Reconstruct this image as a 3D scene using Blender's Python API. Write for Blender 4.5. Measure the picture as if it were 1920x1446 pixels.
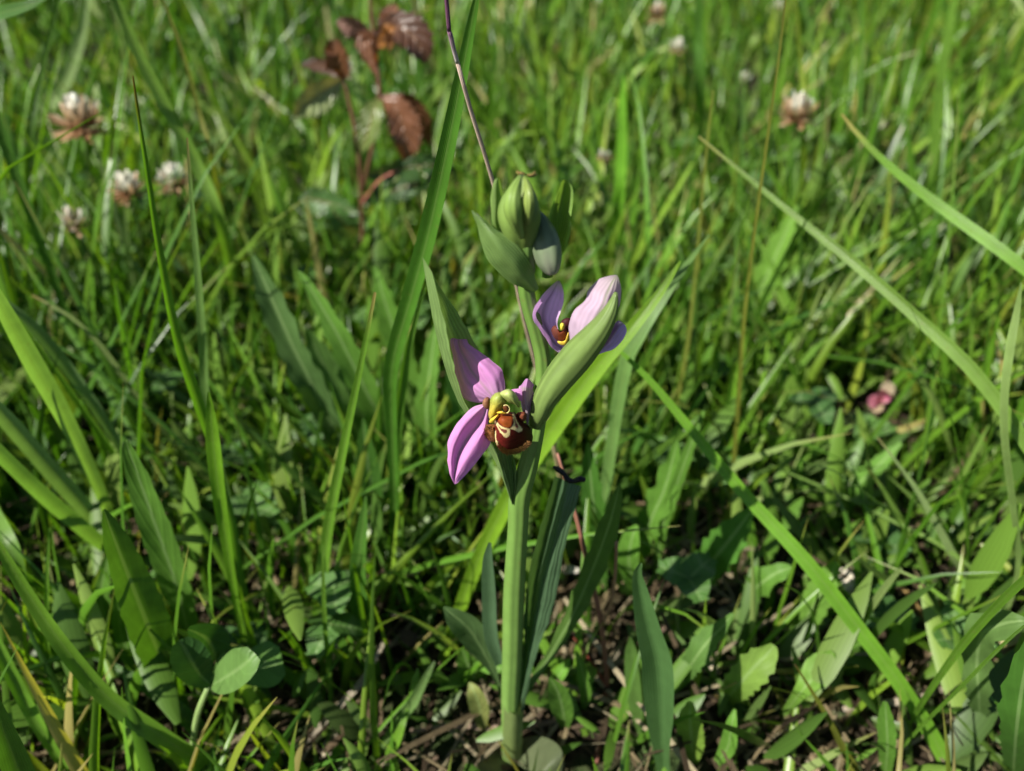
import bpy, math, random
import numpy as np
from mathutils import Vector, Matrix, noise as mnoise

for _o in list(bpy.data.objects):
    bpy.data.objects.remove(_o)
SC = bpy.context.scene
COL = SC.collection
random.seed(11)
RNG = np.random.default_rng(5)
R = math.radians

# ------------------------------------------------------------------ camera
PITCH = R(37.0)
FPX = 1450.0                       # focal length in pixels of the 1920 px wide photograph
CAM = np.array([0.0, -0.1095, 0.2119])
FW = np.array([0, math.cos(PITCH), -math.sin(PITCH)])
UP = np.array([0, math.sin(PITCH), math.cos(PITCH)])
cd = bpy.data.cameras.new('camera')
cam = bpy.data.objects.new('camera', cd)
COL.objects.link(cam)
cam.location = CAM
cam.rotation_euler = (R(90) - PITCH, 0, 0)
cd.sensor_width = 36
cd.lens = 36 * FPX / 1920
cd.clip_start = 0.004
cd.clip_end = 400
cd.dof.use_dof = True
cd.dof.focus_distance = 0.138
cd.dof.aperture_fstop = 13.5
SC.camera = cam

# ------------------------------------------------------------------ sky and sun
SUN_TO = Vector((-0.60, -0.40, 0.66)).normalized()     # direction towards the sun: high, from the left
w = bpy.data.worlds.new('World')
SC.world = w
w.use_nodes = True
nt = w.node_tree
bg = nt.nodes['Background']
sky = nt.nodes.new('ShaderNodeTexSky')
sky.sky_type = 'NISHITA'
sky.sun_disc = False
sky.air_density = 0.8
sky.dust_density = 0.3
sky.sun_elevation = math.asin(SUN_TO.z)
sky.sun_rotation = math.atan2(SUN_TO.x, SUN_TO.y)
nt.links.new(sky.outputs[0], bg.inputs[0])
bg.inputs[1].default_value = 0.05
sd = bpy.data.lights.new('sun', 'SUN')
sd.energy = 5.0
sd.angle = R(0.55)
sd.color = (1.0, 0.95, 0.86)
sun = bpy.data.objects.new('sun', sd)
COL.objects.link(sun)
sun.rotation_euler = SUN_TO.to_track_quat('Z', 'Y').to_euler()
sun.location = (-3, -1, 4)
SC.view_settings.view_transform = 'Standard'
SC.view_settings.look = 'None'
SC.view_settings.gamma = 1
SC.view_settings.exposure = 0.98
SC.cycles.max_bounces = 5
SC.cycles.diffuse_bounces = 3
SC.cycles.glossy_bounces = 2
SC.cycles.transmission_bounces = 4
SC.cycles.use_denoising = True
SC.cycles.use_adaptive_sampling = True
SC.cycles.adaptive_threshold = 0.02

# ------------------------------------------------------------------ helpers: geometry of the place
def ray(px, py):
    return FW + np.array([1.0, 0, 0]) * ((px - 960) / FPX) + UP * ((723 - py) / FPX)

def at(px, py, Y=None):
    """the point on the vertical plane y = Y mm (None: on the ground) seen at px, py of the photograph"""
    r = ray(px, py)
    t = (-CAM[2] + 0.001) / r[2] if Y is None else (Y / 1000.0 - CAM[1]) / r[1]
    return CAM + r * t

def depth(p):
    return float(np.dot(np.asarray(p) - CAM, FW))

def lin(r, g, b):
    f = lambda c: ((c / 255 + 0.055) / 1.055) ** 2.4 if c > 10 else c / 255 / 12.92
    return np.array([f(r), f(g), f(b)])

def spline(P, n):
    """Catmull-Rom through the rows of P, n samples evenly spread over arc length"""
    P = np.asarray(P, float)
    if len(P) == 2:
        t = np.linspace(0, 1, n)[:, None]
        return P[0] * (1 - t) + P[1] * t
    Q = np.vstack([2 * P[0] - P[1], P, 2 * P[-1] - P[-2]])
    out = []
    K = 12
    for i in range(1, len(Q) - 2):
        t = np.linspace(0, 1, K, endpoint=False)[:, None]
        a, b, c, d = Q[i - 1], Q[i], Q[i + 1], Q[i + 2]
        out.append(0.5 * (2 * b + (c - a) * t + (2 * a - 5 * b + 4 * c - d) * t * t + (3 * b - a - 3 * c + d) * t ** 3))
    out.append(Q[-2][None])
    S = np.vstack(out)
    d = np.r_[0, np.cumsum(np.linalg.norm(np.diff(S[:, :3], axis=0), axis=1))]
    d /= d[-1]
    t = np.linspace(0, 1, n)
    return np.stack([np.interp(t, d, S[:, k]) for k in range(S.shape[1])], 1)

def unit(v):
    return v / np.maximum(np.linalg.norm(v, axis=-1, keepdims=True), 1e-12)

def grid_faces(nv, nu, closed=False):
    f = []
    for i in range(nv - 1):
        for j in range(nu if closed else nu - 1):
            k = (j + 1) % nu
            f.append((i * nu + j, i * nu + k, (i + 1) * nu + k, (i + 1) * nu + j))
    return f

def mesh(name, verts, faces, mat, tint, st=None, smooth=True):
    me = bpy.data.meshes.new(name)
    verts = np.asarray(verts, float)
    me.from_pydata([tuple(v) for v in verts] if len(verts) < 5000 else verts, [], faces if isinstance(faces, list) else faces.tolist())
    n = len(verts)
    t = np.ones((n, 4), np.float32)
    t[:, :3] = np.asarray(tint)
    a = me.attributes.new('tint', 'FLOAT_COLOR', 'POINT')
    a.data.foreach_set('color', t.ravel())
    s = np.zeros((n, 3), np.float32)
    if st is not None:
        s[:] = st
    a = me.attributes.new('st', 'FLOAT_VECTOR', 'POINT')
    a.data.foreach_set('vector', s.ravel())
    me.materials.append(mat)
    if smooth:
        me.polygons.foreach_set('use_smooth', np.ones(len(me.polygons), bool))
    me.update()
    return me

def link(name, me, parent=None, loc=None):
    """one mesh object; a child keeps world-space vertices by undoing its parent's place"""
    o = bpy.data.objects.new(name, me)
    COL.objects.link(o)
    if parent is not None:
        o.parent = parent
        m = parent.matrix_world if parent.parent is None else parent.parent.matrix_world @ parent.matrix_world
        o.matrix_parent_inverse = Matrix.Translation(-Vector(WPOS[parent.name]))
    WPOS[o.name] = Vector((0, 0, 0)) if parent is None else Vector(WPOS[parent.name])
    return o

WPOS = {}

def thing(name, loc, label, cat, group=None):
    o = bpy.data.objects.new(name, None)
    COL.objects.link(o)
    o.empty_display_size = 0.01
    o.location = Vector([float(c) for c in loc])
    WPOS[o.name] = Vector([float(c) for c in loc])
    tag(o, label, cat, group)
    return o

def part_empty(name, parent):
    o = bpy.data.objects.new(name, None)
    COL.objects.link(o)
    o.empty_display_size = 0.005
    o.parent = parent
    WPOS[o.name] = Vector(WPOS[parent.name])
    return o

def tag(o, label, cat, group=None, kind=None):
    o['label'] = label
    o['category'] = cat
    if group:
        o['group'] = group
    if kind:
        o['kind'] = kind
    return o

# ------------------------------------------------------------------ materials
def new_mat(name):
    m = bpy.data.materials.new(name)
    m.use_nodes = True
    m.node_tree.nodes.clear()
    return m, m.node_tree.nodes, m.node_tree.links

def math_node(N, L, op, a, b=None, c=None):
    n = N.new('ShaderNodeMath')
    n.operation = op
    for i, v in enumerate((a, b, c)):
        if v is None:
            continue
        if hasattr(v, 'is_linked') or hasattr(v, 'links'):
            L.new(v, n.inputs[i])
        else:
            n.inputs[i].default_value = v
    return n.outputs[0]

def plant_mat(name, rough=0.45, spec=0.4, trans=0.35, tcol=(1.25, 1.35, 0.5), veins=9.0, vein_amt=0.16, midrib=0.0,
              blotch=0.35, bscale=160, bump=0.00008, sheen=0.0, speck=0.0, ribcol=(0.25, 0.36, 0.14), side=0.0, gain=None):
    m, N, L = new_mat(name)
    out = N.new('ShaderNodeOutputMaterial')
    at_t = N.new('ShaderNodeAttribute'); at_t.attribute_name = 'tint'
    at_s = N.new('ShaderNodeAttribute'); at_s.attribute_name = 'st'
    sep = N.new('ShaderNodeSeparateXYZ'); L.new(at_s.outputs['Vector'], sep.inputs[0])
    u, v = sep.outputs[0], sep.outputs[1]
    geo = N.new('ShaderNodeNewGeometry')
    no = N.new('ShaderNodeTexNoise'); no.inputs['Scale'].default_value = bscale; no.inputs['Detail'].default_value = 4
    L.new(geo.outputs['Position'], no.inputs['Vector'])
    # long veins across u, broken a little by the noise
    ph = math_node(N, L, 'MULTIPLY_ADD', u, veins * math.pi, 0.0)
    ph = math_node(N, L, 'MULTIPLY_ADD', no.outputs['Fac'], 0.9, ph)
    vs = math_node(N, L, 'COSINE', ph)
    if side:   # side veins slanting off the midrib
        au = math_node(N, L, 'ABSOLUTE', u)
        sv = math_node(N, L, 'MULTIPLY_ADD', au, -side * 2.2, math_node(N, L, 'MULTIPLY', v, side * 9.0))
        s2 = math_node(N, L, 'SINE', math_node(N, L, 'MULTIPLY_ADD', no.outputs['Fac'], 1.2, sv))
        s2 = math_node(N, L, 'POWER', math_node(N, L, 'MULTIPLY_ADD', s2, 0.5, 0.5), 4.0)
        vs = math_node(N, L, 'MULTIPLY_ADD', s2, 1.6, math_node(N, L, 'MULTIPLY', vs, 0.3))
    f = math_node(N, L, 'MULTIPLY_ADD', vs, vein_amt, 1.0)
    f2 = math_node(N, L, 'MULTIPLY_ADD', no.outputs['Fac'], blotch * 2, 1.0 - blotch)
    f = math_node(N, L, 'MULTIPLY', f, f2)
    sc = N.new('ShaderNodeVectorMath'); sc.operation = 'SCALE'
    L.new(at_t.outputs['Color'], sc.inputs[0]); L.new(f, sc.inputs['Scale'])
    col = sc.outputs[0]
    if gain:
        gm = N.new('ShaderNodeVectorMath'); gm.operation = 'MULTIPLY'
        L.new(col, gm.inputs[0]); gm.inputs[1].default_value = gain
        col = gm.outputs[0]
    if midrib:
        au = math_node(N, L, 'ABSOLUTE', u)
        mr = N.new('ShaderNodeMapRange'); mr.interpolation_type = 'SMOOTHSTEP'
        mr.inputs[1].default_value = 0.05; mr.inputs[2].default_value = 0.15
        mr.inputs[3].default_value = midrib; mr.inputs[4].default_value = 0.0
        L.new(au, mr.inputs[0])
        mx = N.new('ShaderNodeMix'); mx.data_type = 'RGBA'
        L.new(mr.outputs[0], mx.inputs[0]); L.new(col, mx.inputs[6]); mx.inputs[7].default_value = (*ribcol, 1)
        col = mx.outputs[2]
    if speck:
        n2 = N.new('ShaderNodeTexNoise'); n2.inputs['Scale'].default_value = 900; n2.inputs['Detail'].default_value = 2
        L.new(geo.outputs['Position'], n2.inputs['Vector'])
        mr2 = N.new('ShaderNodeMapRange'); mr2.inputs[1].default_value = 0.66; mr2.inputs[2].default_value = 0.74
        mr2.inputs[3].default_value = 0; mr2.inputs[4].default_value = speck
        L.new(n2.outputs['Fac'], mr2.inputs[0])
        mx2 = N.new('ShaderNodeMix'); mx2.data_type = 'RGBA'
        L.new(mr2.outputs[0], mx2.inputs[0]); L.new(col, mx2.inputs[6]); mx2.inputs[7].default_value = (0.16, 0.13, 0.04, 1)
        col = mx2.outputs[2]
    p = N.new('ShaderNodeBsdfPrincipled')
    L.new(col, p.inputs['Base Color'])
    p.inputs['Roughness'].default_value = rough
    p.inputs['Specular IOR Level'].default_value = spec
    if sheen:
        p.inputs['Sheen Weight'].default_value = sheen
        p.inputs['Sheen Roughness'].default_value = 0.4
    bm = N.new('ShaderNodeBump'); bm.inputs['Distance'].default_value = bump; bm.inputs['Strength'].default_value = 0.8
    hgt = math_node(N, L, 'MULTIPLY_ADD', no.outputs['Fac'], 1.5, vs)
    L.new(hgt, bm.inputs['Height'])
    L.new(bm.outputs[0], p.inputs['Normal'])
    if trans > 0:
        tr = N.new('ShaderNodeBsdfTranslucent')
        tm = N.new('ShaderNodeVectorMath'); tm.operation = 'MULTIPLY'
        L.new(col, tm.inputs[0]); tm.inputs[1].default_value = tcol
        L.new(tm.outputs[0], tr.inputs['Color'])
        mix = N.new('ShaderNodeMixShader'); mix.inputs[0].default_value = trans
        L.new(p.outputs[0], mix.inputs[1]); L.new(tr.outputs[0], mix.inputs[2])
        L.new(mix.outputs[0], out.inputs[0])
    else:
        L.new(p.outputs[0], out.inputs[0])
    return m

M_GRASS = plant_mat('grass_leaf', rough=0.40, spec=0.42, trans=0.38, tcol=(1.3, 1.5, 0.4), veins=11, vein_amt=0.07, blotch=0.34, bscale=150, bump=0.00003, gain=(1.06, 1.14, .72), midrib=.3, ribcol=(.17, .25, .07), speck=.3)
def mass_mat(name, rough, spec, trans, tcol):
    m, N, L = new_mat(name)
    out = N.new('ShaderNodeOutputMaterial')
    a = N.new('ShaderNodeAttribute'); a.attribute_name = 'tint'
    b = N.new('ShaderNodeAttribute'); b.attribute_name = 'st'
    sep = N.new('ShaderNodeSeparateXYZ'); L.new(b.outputs['Vector'], sep.inputs[0])
    f = math_node(N, L, 'MULTIPLY_ADD', math_node(N, L, 'COSINE', math_node(N, L, 'MULTIPLY', sep.outputs[0], 19.0)), .07, 1.0)
    sc = N.new('ShaderNodeVectorMath'); sc.operation = 'SCALE'
    gm = N.new('ShaderNodeVectorMath'); gm.operation = 'MULTIPLY'; gm.inputs[1].default_value = (1.04, 1.06, .70)
    L.new(a.outputs['Color'], gm.inputs[0])
    L.new(gm.outputs[0], sc.inputs[0]); L.new(f, sc.inputs['Scale'])
    p = N.new('ShaderNodeBsdfPrincipled')
    L.new(sc.outputs[0], p.inputs['Base Color'])
    p.inputs['Roughness'].default_value = rough
    p.inputs['Specular IOR Level'].default_value = spec
    tr = N.new('ShaderNodeBsdfTranslucent')
    tm = N.new('ShaderNodeVectorMath'); tm.operation = 'MULTIPLY'
    L.new(sc.outputs[0], tm.inputs[0]); tm.inputs[1].default_value = tcol
    L.new(tm.outputs[0], tr.inputs['Color'])
    mix = N.new('ShaderNodeMixShader'); mix.inputs[0].default_value = trans
    L.new(p.outputs[0], mix.inputs[1]); L.new(tr.outputs[0], mix.inputs[2])
    L.new(mix.outputs[0], out.inputs[0])
    return m
M_SWARD = mass_mat('meadow_grass_leaf', .36, .5, .40, (1.45, 1.5, .4))
M_HERB = mass_mat('meadow_herb_leaf', .45, .35, .34, (1.4, 1.5, .4))
M_LEAF = plant_mat('broad_leaf', gain=(.95, 1.08, .70), rough=0.55, spec=0.22, trans=0.3, tcol=(1.4, 1.5, 0.4), veins=2, vein_amt=0.05, midrib=0.45, blotch=0.3, bscale=220, side=5.0, bump=0.00004)
M_ORCHID = plant_mat('orchid_green', rough=0.42, spec=0.4, trans=0.36, tcol=(1.3, 1.4, 0.5), veins=13, vein_amt=0.13, blotch=0.22, bscale=300, bump=0.00005)
M_BUD = plant_mat('orchid_bud_skin', rough=0.45, spec=0.35, trans=0.12, tcol=(1.3, 1.4, 0.5), veins=9, vein_amt=0.075, blotch=0.3, bscale=260, bump=0.00004)
M_STEM = plant_mat('orchid_stem_skin', rough=0.45, spec=0.4, trans=0.0, veins=8, vein_amt=0.05, blotch=0.22, bscale=260, bump=0.00004, speck=0.35)
M_SEPAL = plant_mat('orchid_sepal', rough=0.55, spec=0.2, trans=0.38, tcol=(1.15, 0.9, 1.15), veins=7, vein_amt=0.05, blotch=0.16, bscale=420, bump=0.00004, midrib=0.0)
M_LIP = plant_mat('orchid_lip_velvet', rough=0.55, spec=0.12, trans=0.0, veins=0, vein_amt=0, blotch=0.45, bscale=1500, bump=0.00004)
M_WAX = plant_mat('orchid_column_wax', rough=0.5, spec=0.35, trans=0.0, veins=0, vein_amt=0, blotch=0.25, bscale=900, bump=0.00003)
M_DRY = plant_mat('dry_straw', rough=0.65, spec=0.2, trans=0.12, tcol=(1.1, 1, 0.8), veins=9, vein_amt=0.14, blotch=0.4, bscale=300)
M_TWIG = plant_mat('woody_stem', rough=0.55, spec=0.3, trans=0.0, veins=5, vein_amt=0.1, blotch=0.35, bscale=300)
M_FLORET = plant_mat('clover_floret', rough=0.6, spec=0.2, trans=0.35, tcol=(1, 1, 0.95), veins=3, vein_amt=0.08, blotch=0.2, bscale=600)
M_BRAMBLE = plant_mat('bramble_leaf', rough=0.36, spec=0.5, trans=0.25, tcol=(1.6, 1.1, 0.5), veins=1, vein_amt=0.10, midrib=0.4, blotch=0.3, bscale=300, side=5.0, bump=0.0005, ribcol=(0.2, 0.11, 0.06))
M_CLOVER = plant_mat('clover_leaf', rough=0.5, spec=0.3, trans=0.3, tcol=(1.3, 1.4, 0.4), veins=1, vein_amt=0.05, midrib=0.3, blotch=0.3, bscale=250, side=4.0)

def soil_mat():
    m, N, L = new_mat('soil_and_moss')
    out = N.new('ShaderNodeOutputMaterial')
    geo = N.new('ShaderNodeNewGeometry')
    n1 = N.new('ShaderNodeTexNoise'); n1.inputs['Scale'].default_value = 38; n1.inputs['Detail'].default_value = 8
    n2 = N.new('ShaderNodeTexNoise'); n2.inputs['Scale'].default_value = 420; n2.inputs['Detail'].default_value = 6
    L.new(geo.outputs['Position'], n1.inputs[0]); L.new(geo.outputs['Position'], n2.inputs[0])
    r1 = N.new('ShaderNodeValToRGB')
    e = r1.color_ramp.elements
    e[0].position = 0.35; e[0].color = (0.014, 0.010, 0.006, 1)
    e[1].position = 0.7; e[1].color = (0.065, 0.047, 0.028, 1)
    L.new(n2.outputs['Fac'], r1.inputs[0])
    r2 = N.new('ShaderNodeValToRGB')
    e = r2.color_ramp.elements
    e[0].position = 0.45; e[0].color = (0, 0, 0, 1)
    e[1].position = 0.62; e[1].color = (1, 1, 1, 1)
    L.new(n1.outputs['Fac'], r2.inputs[0])
    mx = N.new('ShaderNodeMix'); mx.data_type = 'RGBA'
    L.new(r2.outputs[0], mx.inputs[0]); L.new(r1.outputs[0], mx.inputs[6]); mx.inputs[7].default_value = (0.03, 0.05, 0.014, 1)
    p = N.new('ShaderNodeBsdfPrincipled'); p.inputs['Roughness'].default_value = 0.9
    p.inputs['Specular IOR Level'].default_value = 0.15
    L.new(mx.outputs[2], p.inputs['Base Color'])
    b = N.new('ShaderNodeBump'); b.inputs['Distance'].default_value = 0.003
    L.new(n2.outputs['Fac'], b.inputs['Height']); L.new(b.outputs[0], p.inputs['Normal'])
    L.new(p.outputs[0], out.inputs[0])
    return m
M_SOIL = soil_mat()

# ------------------------------------------------------------------ ground
def ground_z(x, y):
    v = Vector((x * 14, y * 14, 0.3))
    return 0.004 * mnoise.noise(v) + 0.0018 * mnoise.noise(v * 4.7) - 0.001

def build_ground():
    c = np.linspace(-1, 1, 181)
    near = 1.6 * c
    far = np.array([2, 2.6, 3.5, 5, 8, 13, 22, 40, 80, 150])
    xs = np.r_[-far[::-1], near, far]
    V = [(x, y + 0.4, ground_z(x, y + 0.4) if abs(x) < 2 and abs(y) < 2 else -0.001) for y in xs for x in xs]
    me = mesh('ground', V, grid_faces(len(xs), len(xs)), M_SOIL, (1, 1, 1))
    o = link('ground', me)
    tag(o, 'dark brown soil and moss showing between the meadow plants', 'ground', kind='structure')
build_ground()

# ------------------------------------------------------------------ shape builders (return meshes with world-space vertices)
def ribbon(name, pts, mat, tint, fold=0.25, roll=0.0, nv=22, nu=5, teeth=0.0, tfreq=9, tip=None, root=True, wave=0.0, tint2=None, twist=0.0, edge=None):
    """a leaf blade along pts (px, py, Y mm or None for on the ground, width in px), first point = base"""
    P = []
    for (px, py, Y, wd) in pts:
        p = at(px, py, Y)
        P.append([*p, wd * depth(p) / FPX])
    P = np.array(P)
    P[:, 2] = np.maximum(P[:, 2], 0.0005)
    if root and P[0, 2] > 0.003:
        d = P[0, :3] - P[1, :3]
        h = P[0, 2]
        d[2] = 0
        n = np.linalg.norm(d)
        s = d / n * min(n, h * 0.35) if n > 1e-6 else d
        P = np.vstack([[*(P[0, :3] + s * 0.9 - np.array([0, 0, h + 0.002])), P[0, 3] * 0.6],
                       [*(P[0, :3] + s * 0.5 - np.array([0, 0, h * 0.5])), P[0, 3] * 0.85], P])
    S = spline(P, nv)
    C, W = S[:, :3], np.maximum(S[:, 3], 0.00004)
    T = unit(np.gradient(C, axis=0))
    V = unit(CAM - C)
    B = unit(np.cross(T, V))
    Nn = np.cross(B, T)
    v = np.linspace(0, 1, nv)
    rl = roll + twist * v
    cr, sr = np.cos(rl)[:, None], np.sin(rl)[:, None]
    B, Nn = B * cr + Nn * sr, Nn * cr - B * sr
    W = W / np.maximum(np.abs(np.cos(rl)), 0.35)
    us = np.linspace(-1, 1, nu)
    rnd = random.random() * 6
    verts = np.zeros((nv, nu, 3))
    for j, u in enumerate(us):
        k = abs(u)
        ww = W * 0.5 * u
        if teeth and k > 0.9:
            ww = ww * (1 + teeth * (np.abs(((v * tfreq + 0.07 * np.sin(v * 40 + rnd) + 0.2 * (u > 0)) % 1.0) - 0.35) * 2 - 0.6))
        off = fold * k * W * 0.5
        if wave and k > 0.4:
            off = off + wave * W * k * np.sin(v * 21 + rnd + 1.7 * u)
        verts[:, j] = C + B * ww[:, None] + Nn * off[:, None]
    st = np.zeros((nv, nu, 3))
    st[:, :, 0] = us[None]
    st[:, :, 1] = v[:, None]
    t = np.ones((nv, nu, 3)) * np.asarray(tint)
    if tint2 is not None:
        t = t * (1 - v[:, None, None]) + np.asarray(tint2) * v[:, None, None]
    if edge is not None:
        k = (np.abs(us) ** 4)[None, :, None]
        t = t * (1 - k) + np.asarray(edge) * k
    if tip is not None:
        k = np.clip((v - 0.93) / 0.06, 0, 1)[:, None, None]
        t = t * (1 - k) + np.asarray(tip) * k
    return mesh(name, verts.reshape(-1, 3), grid_faces(nv, nu), mat, t.reshape(-1, 3), st.reshape(-1, 3))

def tube(name, pts, mat, tint, sides=12, nv=24, tint2=None, lobes=0, lobe_amt=0.0, flat=1.0, world=False, tintf=None, lobe_ph=0.0):
    """a round stem or body through pts (px, py, Y mm, diameter in px)"""
    P = []
    for q in pts:
        if world:
            P.append(q)
        else:
            p = at(*q[:3])
            P.append([*p, q[3] * depth(p) / FPX])
    S = spline(np.array(P, float), nv)
    C, D = S[:, :3], np.maximum(S[:, 3], 0.00003)
    T = unit(np.gradient(C, axis=0))
    V = unit(CAM - C)
    B = unit(np.cross(T, V))
    Nn = np.cross(B, T)
    a = np.linspace(0, 2 * math.pi, sides, endpoint=False)
    rad = 1 + lobe_amt * np.cos(lobes * (a + lobe_ph)) if lobes else np.ones(sides)
    verts = C[:, None] + (B[:, None] * (np.cos(a) * rad)[None, :, None] + Nn[:, None] * (np.sin(a) * rad * flat)[None, :, None]) * (D * 0.5)[:, None, None]
    st = np.zeros((nv, sides, 3))
    st[:, :, 0] = (a / math.pi - 1)[None]
    v = np.linspace(0, 1, nv)
    st[:, :, 1] = v[:, None]
    t = np.ones((nv, sides, 3)) * np.asarray(tint)
    if tint2 is not None:
        t = t * (1 - v[:, None, None]) + np.asarray(tint2) * v[:, None, None]
    if tintf is not None:
        for i in range(nv):
            for j in range(sides):
                t[i, j] = tintf(v[i], a[j])
    f = grid_faces(nv, sides, True)
    f.append(tuple(range(sides - 1, -1, -1)))
    f.append(tuple((nv - 1) * sides + j for j in range(sides)))
    return mesh(name, verts.reshape(-1, 3), f, mat, t.reshape(-1, 3), st.reshape(-1, 3))

def loft(name, rails, mat, tintf, nv=28, nu=21):
    """a petal or bract stretched over rails, each a list of (px, py, Y mm)"""
    Rl = np.stack([spline(np.array([at(*p) for p in r]), nv) for r in rails])      # k, nv, 3
    verts = np.zeros((nv, nu, 3))
    for i in range(nv):
        q = Rl[:, i]
        if np.linalg.norm(q - q[0], axis=1).max() < 1e-6:
            verts[i] = q[0]
        else:
            verts[i] = catmull_uniform(q, nu)
    us = np.linspace(-1, 1, nu)
    v = np.linspace(0, 1, nv)
    for i in range(nv):
        for j in range(nu):
            p = verts[i, j]
            k = .00022 * min(1, 4 * v[i], 4 * (1 - v[i]) + .2) * (.4 + abs(us[j]))
            verts[i, j] = p + k * np.array([mnoise.noise(Vector(p * 420 + o_)) for o_ in (0, 9, 21)])
    st = np.zeros((nv, nu, 3))
    st[:, :, 0] = us[None]
    st[:, :, 1] = v[:, None]
    t = np.array([[tintf(u, vv) for u in us] for vv in v])
    return mesh(name, verts.reshape(-1, 3), grid_faces(nv, nu), mat, t.reshape(-1, 3), st.reshape(-1, 3))

def catmull_uniform(q, n):
    q = np.asarray(q)
    k = len(q)
    if k == 2:
        t = np.linspace(0, 1, n)[:, None]
        return q[0] * (1 - t) + q[1] * t
    Q = np.vstack([2 * q[0] - q[1], q, 2 * q[-1] - q[-2]])
    s = np.linspace(0, k - 1 - 1e-9, n)
    i = s.astype(int)
    t = (s - i)[:, None]
    a, b, c, d = Q[i], Q[i + 1], Q[i + 2], Q[i + 3]
    return 0.5 * (2 * b + (c - a) * t + (2 * a - 5 * b + 4 * c - d) * t * t + (3 * b - a - 3 * c + d) * t ** 3)

def dome(name, outline, Y, H, mat, tintf, rings=14, segs=64, centre=None, slope=(0, 0), power=2.0, back=0.35):
    """a rounded body with this outline (px, py) standing at depth Y mm, swelling H mm towards the viewer side, closed behind"""
    O = np.array(outline, float)
    c = O.mean(0) if centre is None else np.array(centre, float)
    Oc = np.vstack([O, O[:1]])
    d = np.r_[0, np.cumsum(np.linalg.norm(np.diff(Oc, axis=0), axis=1))]
    # smooth closed outline
    Q = np.vstack([O[-1:], O, O[:2]])
    pts = []
    for i in range(1, len(Q) - 2):
        for t in np.linspace(0, 1, 8, endpoint=False):
            a_, b_, c_, d_ = Q[i - 1], Q[i], Q[i + 1], Q[i + 2]
            pts.append(0.5 * (2 * b_ + (c_ - a_) * t + (2 * a_ - 5 * b_ + 4 * c_ - d_) * t * t + (3 * b_ - a_ - 3 * c_ + d_) * t ** 3))
    pts = np.array(pts + [pts[0]])
    dd = np.r_[0, np.cumsum(np.linalg.norm(np.diff(pts, axis=0), axis=1))]
    s = np.linspace(0, dd[-1], segs, endpoint=False)
    E = np.stack([np.interp(s, dd, pts[:, 0]), np.interp(s, dd, pts[:, 1])], 1)
    verts, tint = [], []
    rr = list(np.sin(np.linspace(0.02, math.pi / 2, rings)))
    for r_ in rr:
        for e in E:
            q = c + (e - c) * r_
            y = Y - H * max(0.0, 1 - r_ ** power) ** 0.5 + slope[0] * (q[0] - c[0]) + slope[1] * (q[1] - c[1])
            verts.append(at(q[0], q[1], y)); tint.append(tintf(q[0], q[1]))
    for r_ in (0.8, 0.4):       # the closed back
        for e in E:
            q = c + (e - c) * r_
            y = Y + H * back * (1 - r_) + slope[0] * (q[0] - c[0]) + slope[1] * (q[1] - c[1])
            verts.append(at(q[0], q[1], y)); tint.append(tintf(q[0], q[1]))
    n = rings + 2
    f = grid_faces(n, segs, True)
    f.append(tuple(range(segs - 1, -1, -1)))
    f.append(tuple((n - 1) * segs + j for j in range(segs)))
    return mesh(name, verts, f, mat, tint)

def in_poly(x, y, poly):
    ins = False
    j = len(poly) - 1
    for i in range(len(poly)):
        xi, yi = poly[i]; xj, yj = poly[j]
        if (yi > y) != (yj > y) and x < (xj - xi) * (y - yi) / (yj - yi) + xi:
            ins = not ins
        j = i
    return ins

# ------------------------------------------------------------------ the bee orchid
G_STEM = np.array([0.11, 0.20, 0.045])
G_STEM2 = np.array([0.13, 0.23, 0.052])
G_BRACT = np.array([0.15, 0.235, 0.075])
G_DARK = np.array([0.062, 0.115, 0.055])
PINK = np.array([0.60, 0.255, 0.545])
PALE = np.array([0.50, 0.37, 0.475])

def Z3(x, y):                     # positions read off an enlargement of the open flower
    return (820 + x / 8.03, 700 + y / 8.03)

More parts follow.
